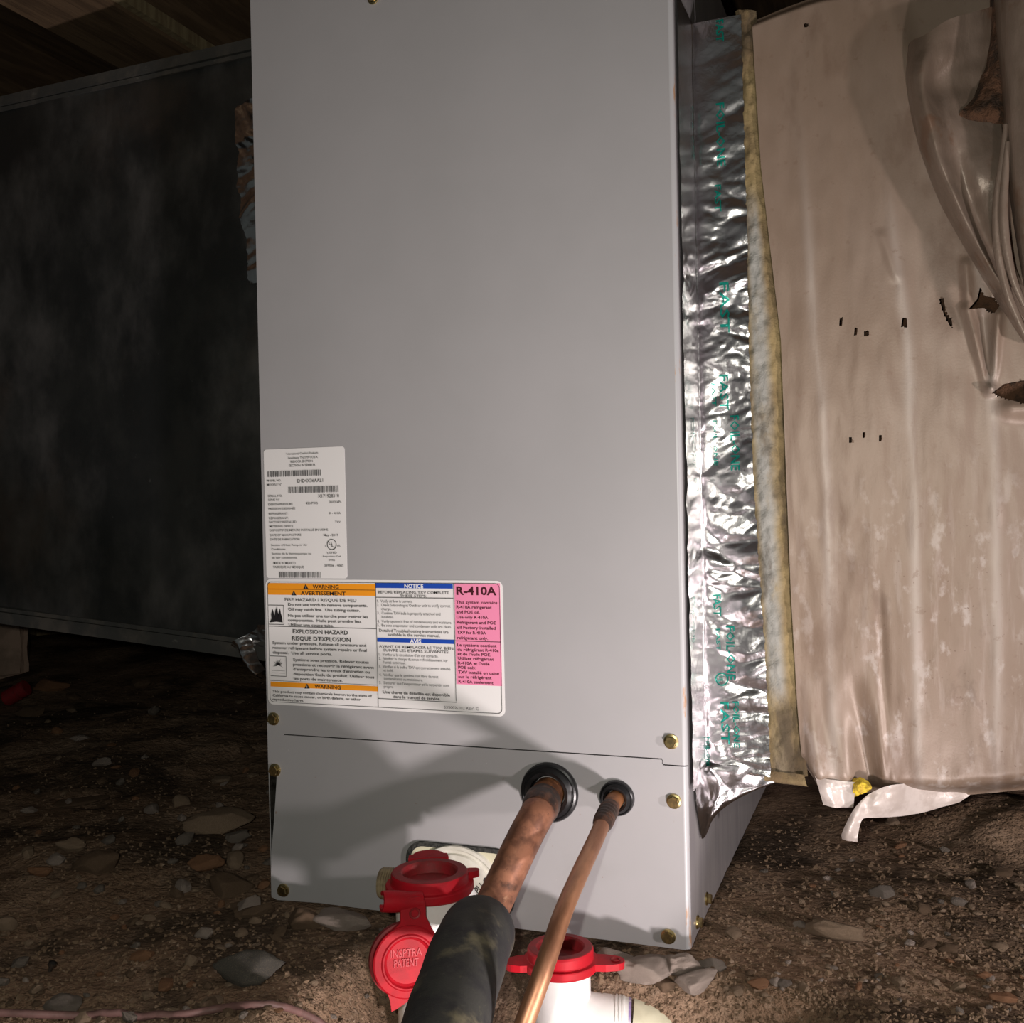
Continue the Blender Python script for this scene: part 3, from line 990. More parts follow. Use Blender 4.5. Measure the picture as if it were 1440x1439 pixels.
# neck and tab with rivet hole
neck = [(-.0035, .0350), (-.0045, .0335), (-.0045, .0215), (-.0120, .0150), (.0080, .0170), (.0165, .0125), (.0118, .0205), (.0100, .0240), (.0098, .0315), (.0086, .0340), (.0060, .0352)]
MB().prism([hp(u, v, -.0035) for u, v in neck], nrm, .0032).build('strap', MT['red'], trap)
hc = hp(.0036, .0262, 0)
MB().lathe([(.0034, -.0004), (.0030, .0004), (.0022, .0001), (.0018, -.0006), (.0001, -.0006)], hc, nrm, 22).build('rivet_hole', MT['red_dusty'], hang)
# rolled hinge of the strap
ra = on_d(537, 1268, .606)
rb_ = on_d(592, 1268, .614)
axs = (rb_ - ra).normalized()
q1 = (-FW - axs * (-FW).dot(axs)).normalized()
q2 = axs.cross(q1)
rows = []
for r in (.0058, .0040):
    for k in range(17):
        t = rad(-150 + 285 * k / 16)
        v = (q1 * math.cos(t) + q2 * math.sin(t)) * r
        rows.append([ra.lerp(rb_, s / 6) + v * (1.0 + .05 * math.sin(s)) for s in range(7)])
    if r == .0058:
        first = rows
        rows = []
mb = MB()
allrows = first + rows[::-1] + [first[0]]
mb.grid(allrows)
for s in (0, 6):
    for k in range(16):
        mb.add([first[k][s], first[k + 1][s], rows[k + 1][s], rows[k][s]], [(0, 1, 2, 3)])
mb.build('rolled_strap', MT['red'], trap)

# ================================================================== RIGHT DUCT
YD = 0.055
rd = thing('wrapped_duct', 'dusty tan wrapped fibreglass duct right of the cabinet with torn sagging facing', 'duct', (0.7, 0.3, 0.09))
FOILX = [(15, 1040), (22, 1041), (250, 1047), (330, 1050), (520, 1053), (700, 1060), (900, 1074), (1085, 1083)]
FACEX = [(0, 1056), (25, 1057), (100, 1061), (250, 1070), (370, 1083), (500, 1098), (700, 1106), (850, 1112), (1000, 1121), (1092, 1129)]
ZB, ZT = 0.0965, 0.586
MB().box((0.3015, YD + .022, ZB + .012), (0.685, 0.50, ZT - .002)).build('duct_core', MT['fibre_dark'], rd)


# fibreglass band between foil and facing
def crumple(u, v, seed, amp=1.0):
    """foil relief: long slanting creases with flat facets between them"""
    h = 0.0
    w = noise.noise(Vector((u * 14, v * 10, seed + 5)))
    for sx_, sy_, sh, a in ((9, 34, .30, .0050), (26, 60, -.22, .0030), (48, 120, .35, .0013), (150, 190, .1, .0005)):
        k = .45 + .55 * smooth(-.25, .3, noise.noise(Vector((u * 12, v * 13, seed + sx_))))
        d, pts = noise.voronoi(Vector((u * sx_ + w * .8, (v - u * sh) * sy_ + w * 1.3, seed + sx_)), distance_metric='DISTANCE', exponent=2.5)
        h += a * k * (d[1] - d[0])
    h += .0020 * noise.noise(Vector((u * 30, v * 18, seed)))
    return max(h * amp, -.0006)


def foil_pt(s, z):
    """foil tape wraps from the cabinet side (s<0) to the duct front (s>0)"""
    t = smooth(-.006, .006, s)
    # side leg: x = W, y = YD + s ; front leg: x = W + s, y = YD
    x = W + .0008 + max(s, 0) * 1.0
    y = YD + min(s, 0)
    nx, ny = (1 - t), -t
    big = 1.25 if z < .5 else 1.0
    h = crumple(s, z, 1.0, big) * (.35 + .65 * smooth(-.002, .012, s)) * (.3 + .7 * smooth(.56, .38, z)) + .0010
    x += nx * h
    y += ny * h
    return Vector((x, y - .0006, z))


mb = MB()
nS, nZ = 74, 400
rows = []
for j in range(nZ + 1):
    z = ZB + (ZT - ZB) * j / nZ
    # outer edge of the tape from the photo
    py = None
    lo, hi = 0.0, 1100.0
    for _ in range(18):
        m_ = (lo + hi) / 2
        if on_y(1050, m_, YD).z > z:
            lo = m_
        else:
            hi = m_
    xe = on_y(interp(FOILX, lo), lo, YD).x + .0009 * noise.noise(Vector((z * 160, 0, 0))) + .0006 * (noise.noise(Vector((z * 500, 0, 4))))
    s1_ = xe - W
    s0_ = -.0505 + .0008 * noise.noise(Vector((z * 60, 2, 0)))
    rows.append([foil_pt(s0_ + (s1_ - s0_) * i / nS, z) for i in range(nS + 1)])
mb.grid(rows)
foil = mb.build('foil_tape', MT['foil'], rd)

# printing on the foil, running downwards
ft = MB()


def foil_text(s, s_base, z_top, length, cap):
    V, Fs = text_verts(s, 1, .012)
    bm = bmesh.new()
    vv = [bm.verts.new((v.x, v.y, 0)) for v in V]
    for f in Fs:
        try:
            bm.faces.new([vv[i] for i in f])
        except ValueError:
            pass
    bmesh.ops.subdivide_edges(bm, edges=bm.edges[:], cuts=1)
    bmesh.ops.triangulate(bm, faces=bm.faces[:])
    bm.verts.index_update()
    xa, xb = min(v.co.x for v in bm.verts), max(v.co.x for v in bm.verts)
    k = length / (xb - xa)
    out = []
    for v in bm.verts:
        z = z_top - (v.co.x - xa) * k
        sc = s_base + v.co.y / CAPH * cap
        p = foil_pt(sc, z)
        d = Vector((0, -1, 0)) if sc > 0 else Vector((1, 0, 0))
        out.append(p + d * .0007)
    ft.add(out, [tuple(v.index for v in f.verts) for f in bm.faces])
    bm.free()


for wd, px, pa_, pb_, cap_ in (("FAST", 1006, 32, 62, .0050), ("FOIL-ONE", 1006, 148, 236, .0055), ("FAST", 1004, 262, 300, .0042), ("FAST", 1012, 400, 470, .0060), ("FAST", 1011, 528, 578, .0058),
                               ("FOIL-ONE", 1026, 585, 662, .0058), ("FAST", 1000, 540, 572, .0028), ("FOIL-ONE", 1002, 592, 655, .0024), ("FAST", 1002, 836, 866, .0050), ("FOIL-ONE", 1020, 880, 955, .0056),
                               ("FAST", 1006, 884, 915, .0026), ("FAST", 1013, 985, 1045, .0055), ("FOIL-ONE", 1030, 985, 1050, .0040), ("FOIL-ONE", 990, 1035, 1078, .0030)):
    za_, zb2 = on_y(px, pa_, YD), on_y(px, pb_, YD)
    foil_text(wd, za_.x - W, za_.z, za_.z - zb2.z, cap_)
for pa_, pb_ in ((150, 222), (588, 658), (840, 905)):
    za_, zb2 = on_x(967, pa_, W), on_x(967, pb_, W)
    foil_text("FOIL-ONE", za_.y - YD, za_.z, za_.z - zb2.z, .0050)
for s0, z0 in ((-.022, .285), (.012, .158)):
    n_ = 28
    rg = [[foil_pt(s0 + r * math.cos(t), z0 + r * math.sin(t)) + Vector((.0006, -.0006, 0)) for t in (2 * math.pi * k / n_ for k in range(n_))] for r in (.0042, .0034)]
    ft.grid(rg, False, closed=True)
    foil_text("UL", s0 - .0014, z0 + .0022, .0044, .0030)
ft.build('teal_lettering', MT['foil_ink'], foil)['kind'] = 'stuff'

# folded-under triangle of tape at the bottom
A0, A1 = on_x(968, 1092, W + .001), on_x(984, 1176, W + .001)
net = [[Vector((W + .002, .012, ZB + .006)), Vector((W + .003, YD - .004, ZB + .004)), Vector((.325, YD - .003, ZB + .004)), Vector((.349, YD + .002, ZB + .001))],
       [Vector((W + .0018, .018, ZB - .014)), Vector((W + .006, .047, ZB - .014)), Vector((.320, .052, ZB - .010)), Vector((.345, .056, ZB - .005))],
       [Vector((W + .0018, .026, .070)), Vector((W + .005, .044, .070)), Vector((.313, .050, .077)), Vector((.334, .057, .086))],
       [Vector((W + .0015, .034, .058)), Vector((W + .003, .041, .058)), Vector((.308, .050, .069)), Vector((.324, .058, .081))]]
rows = sheet(net, 46, 46)
for j, r in enumerate(rows):
    for i, p in enumerate(r):
        h = crumple(p.x * 1.3 + p.y, p.z * 1.2, 9.0, 1.6)
        r[i] = p + Vector((.5, -.7, .35)) * h
MB().grid(rows).build('folded_foil', MT['foil'], rd)

# fibre band
rows, film = [], []
nB, nV = 22, 300
for j in range(nV + 1):
    py = 16 + (1092 - 16) * j / nV
    xa_, xb_ = interp(FOILX, py) - 6, interp(FACEX, py) + 7
    r = []
    for i in range(nB + 1):
        t = i / nB
        px = xa_ + (xb_ - xa_) * t
        p = on_y(px, py, YD + .0035)
        rough_ = .0016 * noise.noise(p * 130) + .0012 * noise.noise(p * 330)
        bulge = .0025 * math.sin(math.pi * t)
        r.append(p + Vector((0, -bulge + rough_, 0)))
        ftn = smooth(.10, .30, t) * smooth(.74 + .10 * noise.noise(Vector((0, py * .03, 1))), .46, t) * smooth(250, 330, py) * (1 - .8 * smooth(960, 1010, py))
        film.append(ftn)
    rows.append(r)
mb = MB()
mb.grid(rows)
fb = mb.build('insulation_edge', MT['fibre'], rd, recalc=False)
at_ = fb.data.attributes.new('film', 'FLOAT', 'POINT')
at_.data.foreach_set('value', film)
# closing strip under the band
a, b = on_y(1083, 1086, YD), on_y(1131, 1092, YD)
MB().grid(sheet([[a + Vector((-.004, 0, .001)), b + Vector((0, 0, .001))], [a + Vector((-.003, -.001, -.006)), b + Vector((.002, -.001, -.006))], [a + Vector((0, .02, -.009)), b + Vector((.004, .02, -.010))]], 24, 10, .0008, 3, 200)).build('bottom_lip', MT['fibre'], rd)

# facing with holes, ribs and gathers
HOLES = [[(1320, 419), (1327, 421), (1330, 436), (1338, 449), (1340, 461), (1336, 459), (1327, 441)],
         [(1361, 437), (1374, 421), (1378, 404), (1386, 417), (1400, 419), (1406, 430), (1398, 441), (1384, 433), (1372, 434)],
         [(1395, 553), (1412, 540), (1440, 535), (1500, 540), (1520, 560), (1500, 578), (1440, 569), (1414, 561)],
         [(1269, 447), (1275, 447), (1276, 461), (1267, 460)], [(1181, 446), (1185, 448), (1184, 459), (1180, 458)], [(1202, 460), (1206, 462), (1205, 472), (1201, 471)],
         [(1215, 466), (1222, 466), (1222, 473), (1215, 473)], [(1194, 615), (1198, 615), (1198, 623), (1194, 623)], [(1213, 608), (1217, 608), (1217, 616), (1213, 616)],
         [(1236, 612), (1240, 612), (1240, 621), (1236, 621)], [(1130, 33), (1137, 33), (1136, 38), (1131, 38)]]


def inside(p, poly):
    x, y = p
    r = False
    for (x0, y0), (x1, y1) in zip(poly, poly[1:] + poly[:1]):
        if (y0 > y) != (y1 > y) and x < (x1 - x0) * (y - y0) / (y1 - y0) + x0:
            r = not r
    return r


S1 = [(0, 1112), (300, 1135), (560, 1153), (700, 1164), (1000, 1171), (1100, 1174)]
S2 = [(0, 1210), (250, 1246), (480, 1277), (700, 1286), (950, 1290), (1100, 1292)]
S3 = [(0, 1330), (500, 1392), (620, 1399), (900, 1403), (1080, 1404), (1100, 1404)]
S4 = [(0, 1440), (600, 1490), (1100, 1500)]


def top_py(px):
    return interp([(1040, 23), (1056, 19), (1100, 0), (1150, -18), (1250, -40), (1700, -60)], px)


def bot_py(px):
    return interp([(1120, 1090), (1129, 1098), (1150, 1126), (1200, 1134), (1330, 1140), (1440, 1130), (1700, 1118)], px)


def face_rel(px, py):
    """relief of the facing towards the viewer, metres"""
    h = .0012 * noise.noise(Vector((px * .012, py * .004, 2))) + .0005 * noise.noise(Vector((px * .05, py * .02, 7)))
    for S, a in ((S1, .0004), (S2, .0004), (S3, .0004), (S4, .0004)):
        d = (px - interp(S, py)) / 9.0
        h += a * math.exp(-d * d)
    # gathers at the lower left
    g = smooth(930, 1080, py) * smooth(1300, 1220, px)
    h += g * (.0042 * math.sin((px - 1130) / 14.5 + (py - 1000) * -.012) + .0026 * math.sin((px - 1130) / 8.0 + 1.2 + (py - 1000) * -.02))
    h += .004 * smooth(1000, 1090, py) * smooth(1240, 1180, px)
    # long crease left of the 2nd rib at the bottom
    d = (px - (1240 + (py - 900) * .05)) / 7
    h -= .0015 * math.exp(-d * d) * smooth(800, 900, py)
    # hollows: shadowy dip on the upper right, drape running up to the torn hole
    d = (px - (1245 + (py - 0) * .35)) / 22
    h += .0035 * math.exp(-d * d) * smooth(300, 150, py)
    for (x0, y0, x1, y1, w_, a) in ((1360, 435, 1392, 550, 7, .005), (1404, 440, 1394, 550, 6, .005), (1383, 440, 1393, 540, 8, -.006), (1358, 370, 1362, 430, 7, .003),
                                    (1240, 330, 1260, 390, 8, .0012)):
        t = max(0, min(1, (py - y0) / (y1 - y0)))
        if y0 - 12 < py < y1 + 12:
            d = (px - (x0 + (x1 - x0) * t)) / w_
            h += a * math.exp(-d * d) * smooth(y0 - 12, y0 + 5, py) * smooth(y1 + 12, y1 - 5, py)
    # lip under the second hole bulges out
    d = (py - 575) / 14
    h += .006 * math.exp(-d * d) * smooth(1390, 1425, px) * smooth(1610, 1520, px)
    return h




def snap(x, y):
    for h in HOLES:
        if abs(x - h[0][0]) > 140 or abs(y - h[0][1]) > 80:
            continue
        best, bp = 1.7, None
        for (x0, y0), (x1, y1) in zip(h, h[1:] + h[:1]):
            dx, dy = x1 - x0, y1 - y0
            t = max(0, min(1, ((x - x0) * dx + (y - y0) * dy) / (dx * dx + dy * dy)))
            qx, qy = x0 + dx * t, y0 + dy * t
            d = math.hypot(x - qx, y - qy)
            if d < best:
                best, bp = d, (qx, qy)
        if bp:
            return bp
    return x, y


PX1 = 2000
nX, nY = 350, 540
rows, streak, scuff_and_light, pxy = [], [], [], []
for j in range(nY + 1):
    t = j / nY
    r, rp = [], []
    for i in range(nX + 1):
        s = i / nX
        # left edge follows FACEX
        py_ = top_py(1056 + s * (PX1 - 1056)) + t * (bot_py(1129 + s * (PX1 - 1129)) - top_py(1056 + s * (PX1 - 1056)))
        xl_ = interp(FACEX, py_)
        px = xl_ + (PX1 - xl_) * (s ** 1.3)
        py = top_py(px) + t * (bot_py(px) - top_py(px))
        px, py = snap(px, py)
        h = face_rel(px, py)
        edge = smooth(0, 10, px - xl_)
        roll = smooth(.955, 1.0, t)
        y = YD - .001 - h * (.3 + .7 * edge) + .030 * roll ** 2.2
        # top edge folds back over the duct
        y += .012 * smooth(.02, 0, t)
        p = on_y(px, py, YD - .001)
        q = Vector((p.x, y, p.z))
        r.append(q)
        rp.append((px, py))
        st = 0
        for S in (S1, S2, S3, S4):
            d = (px - interp(S, py)) / (7.5 + 2 * noise.noise(Vector((py * .01, 0, 1))))
            st = max(st, math.exp(-d * d))
        streak.append(st * smooth(120, 520, py))
        scuff_and_light.append(smooth(560, 860, py) * (.5 + .5 * smooth(1180, 1260, px)))  # real scuffs plus painted lamplight, stronger towards the bottom
    rows.append(r)
    pxy.append(rp)


def skip(i, j):
    x = (pxy[i][j][0] + pxy[i + 1][j + 1][0]) / 2
    y = (pxy[i][j][1] + pxy[i + 1][j + 1][1]) / 2
    if x < 1125 and y > 50:
        return False
    for h in HOLES:
        if h[0][0] - 60 < x < h[0][0] + 140 and abs(y - h[0][1]) < 80 and inside((x, y), h):
            return True
    return False


mb = MB()
mb.grid(rows, skip=skip)
fc = mb.build('facing', MT['wrap'], rd, recalc=False)
for nm, dat in (('streak', streak), ('scuff_and_light', scuff_and_light)):
    at_ = fc.data.attributes.new(nm, 'FLOAT', 'POINT')
    at_.data.foreach_set('value', dat)


# peeled flap at the upper right
def pn(t):
    return on_y(t[0], t[1], YD - .001 - t[2] * .9)


net = [[(1277, 64, .004), (1283, 56, .018), (1302, 47, .028), (1335, 27, .026), (1368, 17, .018), (1402, 8, .004)],
       [(1274, 100, .004), (1277, 98, .022), (1296, 96, .033), (1318, 84, .026), (1350, 66, .018), (1405, 50, .004)],
       [(1276, 132, .004), (1280, 132, .022), (1298, 132, .034), (1316, 120, .020), (1350, 105, .014), (1408, 90, .005)],
       [(1285, 180, .004), (1291, 180, .022), (1310, 178, .035), (1334, 172, .024), (1362, 165, .016), (1408, 160, .010)],
       [(1300, 230, .004), (1307, 230, .020), (1324, 230, .034), (1346, 230, .020), (1372, 235, .022), (1412, 240, .020)],
       [(1324, 290, .003), (1332, 290, .016), (1350, 292, .030), (1368, 296, .016), (1388, 300, .020), (1416, 305, .024)],
       [(1362, 358, .003), (1369, 358, .014), (1384, 360, .028), (1398, 364, .018), (1410, 368, .020), (1428, 375, .024)],
       [(1398, 418, .003), (1405, 418, .014), (1420, 420, .026), (1432, 424, .020), (1442, 428, .018), (1458, 435, .020)],
       [(1442, 485, .002), (1450, 485, .010), (1462, 486, .020), (1472, 490, .016), (1482, 494, .014), (1500, 500, .012)]]
rows = sheet([[pn(t) for t in r] for r in net], 60, 110, .0016, 4.0, 45)
MB().grid(rows).build('peeled_flap', MT['wrap_flap'], rd, recalc=False)
# raw insulation behind the flap
net = [[(1392, -10, .004), (1402, -10, .012), (1416, -10, .006)], [(1390, 60, .005), (1403, 60, .016), (1420, 60, .012)], [(1372, 130, .012), (1395, 128, .021), (1424, 125, .016)],
       [(1350, 158, .018), (1385, 158, .0235), (1424, 160, .022)], [(1352, 168, .014), (1385, 172, .0195), (1422, 175, .018)]]
rows = sheet([[pn(t) for t in r] for r in net], 30, 50, .0025, 8.0, 160)
MB().grid(rows).build('exposed_insulation', MT['fibre_dark'], rd)
# hanging sheet at the far right
net = [[(1396, -40, .010), (1404, -40, .034), (1425, -40, .046), (1470, -40, .050), (1560, -40, .040)],
       [(1401, 60, .010), (1409, 60, .034), (1428, 60, .047), (1470, 60, .052), (1560, 60, .040)],
       [(1408, 140, .014), (1415, 140, .034), (1430, 140, .045), (1470, 140, .050), (1560, 140, .040)],
       [(1412, 200, .018), (1419, 200, .034), (1432, 200, .042), (1470, 205, .048), (1560, 210, .038)],
       [(1419, 270, .020), (1425, 270, .033), (1438, 270, .040), (1475, 275, .045), (1560, 280, .036)],
       [(1429, 340, .020), (1435, 340, .031), (1448, 340, .037), (1480, 345, .040), (1560, 350, .034)],
       [(1441, 410, .018), (1447, 410, .028), (1458, 410, .033), (1490, 415, .034), (1560, 420, .028)]]
rows = sheet([[pn(t) for t in r] for r in net], 44, 80, .0012, 14.0, 40)
MB().grid(rows).build('hanging_sheet', MT['wrap_flap'], rd, recalc=False)
# fold ridges beside it
for xs_, off in (([(1414, 175), (1411, 215), (1404, 265), (1401, 310), (1405, 360), (1416, 410), (1434, 455), (1452, 490)], .0330),
                 ([(1417, 200), (1414, 240), (1411, 290), (1414, 340), (1424, 390), (1440, 430)], .0350)):
    pts = spline([pn((x, y, off)) for x, y in xs_], 40)
    MB().tube(pts, [.0010 + .0016 * math.sin(math.pi * min(1, (i + 2) / 44)) for i in range(40)], 14).build('fold', MT['wrap_flap'], rd)

# torn scraps hanging from the bottom edge
def pz(t):
    return on_y(t[0], t[1], YD - t[2])


net = [[(1146, 1092, .006), (1165, 1096, .007), (1185, 1098, .005), (1203, 1100, .006)], [(1152, 1112, .007), (1168, 1114, .009), (1186, 1116, .006), (1202, 1116, .007)],
       [(1158, 1132, .004), (1172, 1136, .007), (1187, 1136, .004), (1200, 1136, .006)]]
MB().grid(sheet([[pz(t) for t in r] for r in net], 24, 20, .0010, 2, 150)).build('torn_scrap', MT['plastic_scrap'], rd)
net = [[(1372, 1100, -.034), (1366, 1116, -.030), (1350, 1128, -.026)], [(1306, 1100, -.016), (1300, 1124, -.012), (1288, 1145, -.010)], [(1255, 1104, .006), (1248, 1130, .008), (1240, 1150, .004)],
       [(1224, 1116, .009), (1216, 1132, .010), (1218, 1150, .008)], [(1204, 1134, .010), (1206, 1144, .012), (1212, 1154, .010)], [(1193, 1152, .010), (1199, 1156, .013), (1209, 1162, .011)],
       [(1184, 1172, .010), (1192, 1174, .013), (1206, 1178, .011)], [(1184, 1180, .009), (1192, 1183, .012), (1206, 1184, .010)]]
MB().grid(sheet([[pz(t) for t in r] for r in net], 20, 46, .0010, 5, 120)).build('torn_scrap', MT['plastic_scrap'], rd)
c = pz((1211, 1106, .006))
mb = MB()
net = [[(1198, 1096, .004), (1210, 1094, .006), (1222, 1100, .004)], [(1200, 1106, .008), (1211, 1106, .012), (1226, 1107, .008)], [(1199, 1122, .004), (1211, 1118, .008), (1224, 1112, .004)]]
MB().grid(sheet([[pz(t) for t in r] for r in net], 20, 20, .003, 6, 300)).build('insulation_tuft', MT['yellow'], rd)

# ================================================================== LEFT DUCT
ld = thing('black_duct', 'black sheet metal duct running off left behind the cabinet', 'duct', (-0.4, 0.2, 0.16))
D0 = Vector((0.0, 0.0865, 0))
DD = Vector((-0.326, 0.064, 0.0)).normalized()          # plan direction, going left
DN = Vector((DD.y, -DD.x, 0))
if DN.y > 0:
    DN = -DN
RISE = .017 / .3322


def lz(px, py):
    """point of the photo on the left duct's face: (distance along, z)"""
    d = ray(px, py)
    t = (D0 - CAM).dot(DN) / d.dot(DN)
    p = CAM + d * t
    return (p - D0).dot(DD), p.z


def dpnt(s, z, n=0.0):
    return D0 + DD * s + DN * n + Vector((0, 0, z))


s_a, zt_a = lz(345, 76)
s_b, zt_b = lz(0, 153)
s_c, zb_a = lz(345, 903)
s_d, zb_b = lz(0, 858)
mt_ = (zt_b - zt_a) / (s_b - s_a)
mb_ = (zb_b - zb_a) / (s_d - s_c)


def ztop(s):
    return zt_a + mt_ * (s - s_a)


def zbot_(s):
    return zb_a + mb_ * (s - s_c)


LEN = 0.95
rows = []
for j in range(41):
    r = []
    for i in range(61):
        s = .004 + LEN * i / 60
        z = zbot_(s) + (ztop(s) - zbot_(s)) * j / 40
        h = .0035 * noise.noise(Vector((s * 5, z * 5, 3))) + .0015 * noise.noise(Vector((s * 14, z * 12, 8)))
        r.append(dpnt(s, z, h))
    rows.append(r)
MB().grid(rows).build('face_sheet', MT['duct'], ld)


def flange(zf, off0, off1, th, name):
    mb = MB()
    for (n0, n1, e0, e1) in ((0.0, th, off0, off1),):
        a = [dpnt(.006, zf(0) + e0, n0), dpnt(LEN, zf(LEN) + e0, n0), dpnt(LEN, zf(LEN) + e1, n0), dpnt(.006, zf(0) + e1, n0)]
        mb.prism(a, DN, n1)
    return mb.build(name, MT['duct_flange'], ld)


flange(ztop, .0015, .0105, .0035, 'top_flange')
flange(ztop, -.003, .0005, .002, 'top_seam')
flange(zbot_, -.0125, -.0012, .0035, 'bottom_flange')
flange(zbot_, -.0008, .003, .002, 'bottom_seam')
mb = MB()
core = [dpnt(.085, zbot_(.085) - .010, -.004), dpnt(LEN, zbot_(LEN) - .010, -.004), dpnt(LEN, ztop(LEN) + .008, -.004), dpnt(.085, ztop(.085) + .008, -.004)]
mb.prism(core, -DN, .40)
mb.build('duct_core', MT['duct'], ld)


# foil tape at the cabinet joint
def left_foil(pxedge, y0, y1, name, seed, n=90, low=.0):
    rows = []
    for j in range(n + 1):
        py = y0 + (y1 - y0) * j / n
        s_e, z = lz(interp(pxedge, py), py)
        s_e += .0012 * noise.noise(Vector((py * .2, seed, 0)))
        r = []
        for i in range(31):
            s = .006 + (s_e - .006) * i / 30
            h = crumple(s, z, seed, 1.5) + .0012
            r.append(dpnt(s, z, h))
        rows.append(r)
    return MB().grid(rows).build(name, MT['foil'], ld)


left_foil([(120, 341), (168, 333), (175, 332), (205, 334), (215, 340), (235, 337), (265, 335), (275, 341), (310, 345), (345, 352), (420, 356)], 150, 400, 'foil_tape', 21.0)
left_foil([(870, 372), (886, 362), (895, 345), (908, 337), (914, 338)], 878, 914, 'foil_tape', 33.0, 40)
n0 = [(338, 905), (347, 912), (356, 926), (366, 938), (379, 950)]
n1 = [(362, 890), (366, 902), (371, 915), (377, 928), (384, 940)]


def lp3(px, py, n):
    s, z = lz(px, py)
    return dpnt(s, z, n)


net = [[lp3(x, y, .010) for x, y in n0], [lp3((n0[i][0] + n1[i][0]) / 2, (n0[i][1] + n1[i][1]) / 2, .016) for i in range(5)], [lp3(x, y, .008) for x, y in n1]]
rows = sheet(net, 40, 30)
for r in rows:
    for i, p in enumerate(r):
        r[i] = p + DN * crumple(p.x * 1.2, p.z * 1.2, 44.0, 1.1)
MB().grid(rows).build('folded_foil', MT['foil'], ld)

# ================================================================== SMALL THINGS ON THE DIRT
def ground_at(px, py, it=24):
    z = 0.0
    for _ in range(it):
        p = on_z(px, py, z)
        z = .5 * z + .5 * ground_h(p.x, p.y)
    p = on_z(px, py, z)
    return Vector((p.x, p.y, ground_h(p.x, p.y)))


def rock_mesh(name, m, seed, sub_=3, jag=.35, flat=1.0):
    bm = bmesh.new()
    bmesh.ops.create_icosphere(bm, subdivisions=sub_, radius=1.0)
    for v in bm.verts:
        d = v.co.normalized()
        k = 1 + jag * noise.noise(d * 1.3 + Vector((seed, 0, 0))) + jag * .5 * noise.noise(d * 3.1 + Vector((0, seed, 0)))
        # chop facets
        for q in range(9):
            rnd = random.Random(seed * 31 + q)
            n = Vector((rnd.uniform(-1, 1), rnd.uniform(-1, 1), rnd.uniform(-1, 1))).normalized()
            c = d.dot(n) * k
            if c > .66:
                k *= .66 / c
        if sub_ >= 4:
            k += .035 * noise.noise(d * 9 + Vector((seed, 0, 0)))
        v.co = d * k
    me = bpy.data.meshes.new(name)
    bm.to_mesh(me)
    bm.free()
    for p in me.polygons:
        p.use_smooth = sub_ >= 4
    me.materials.append(m)
    return me


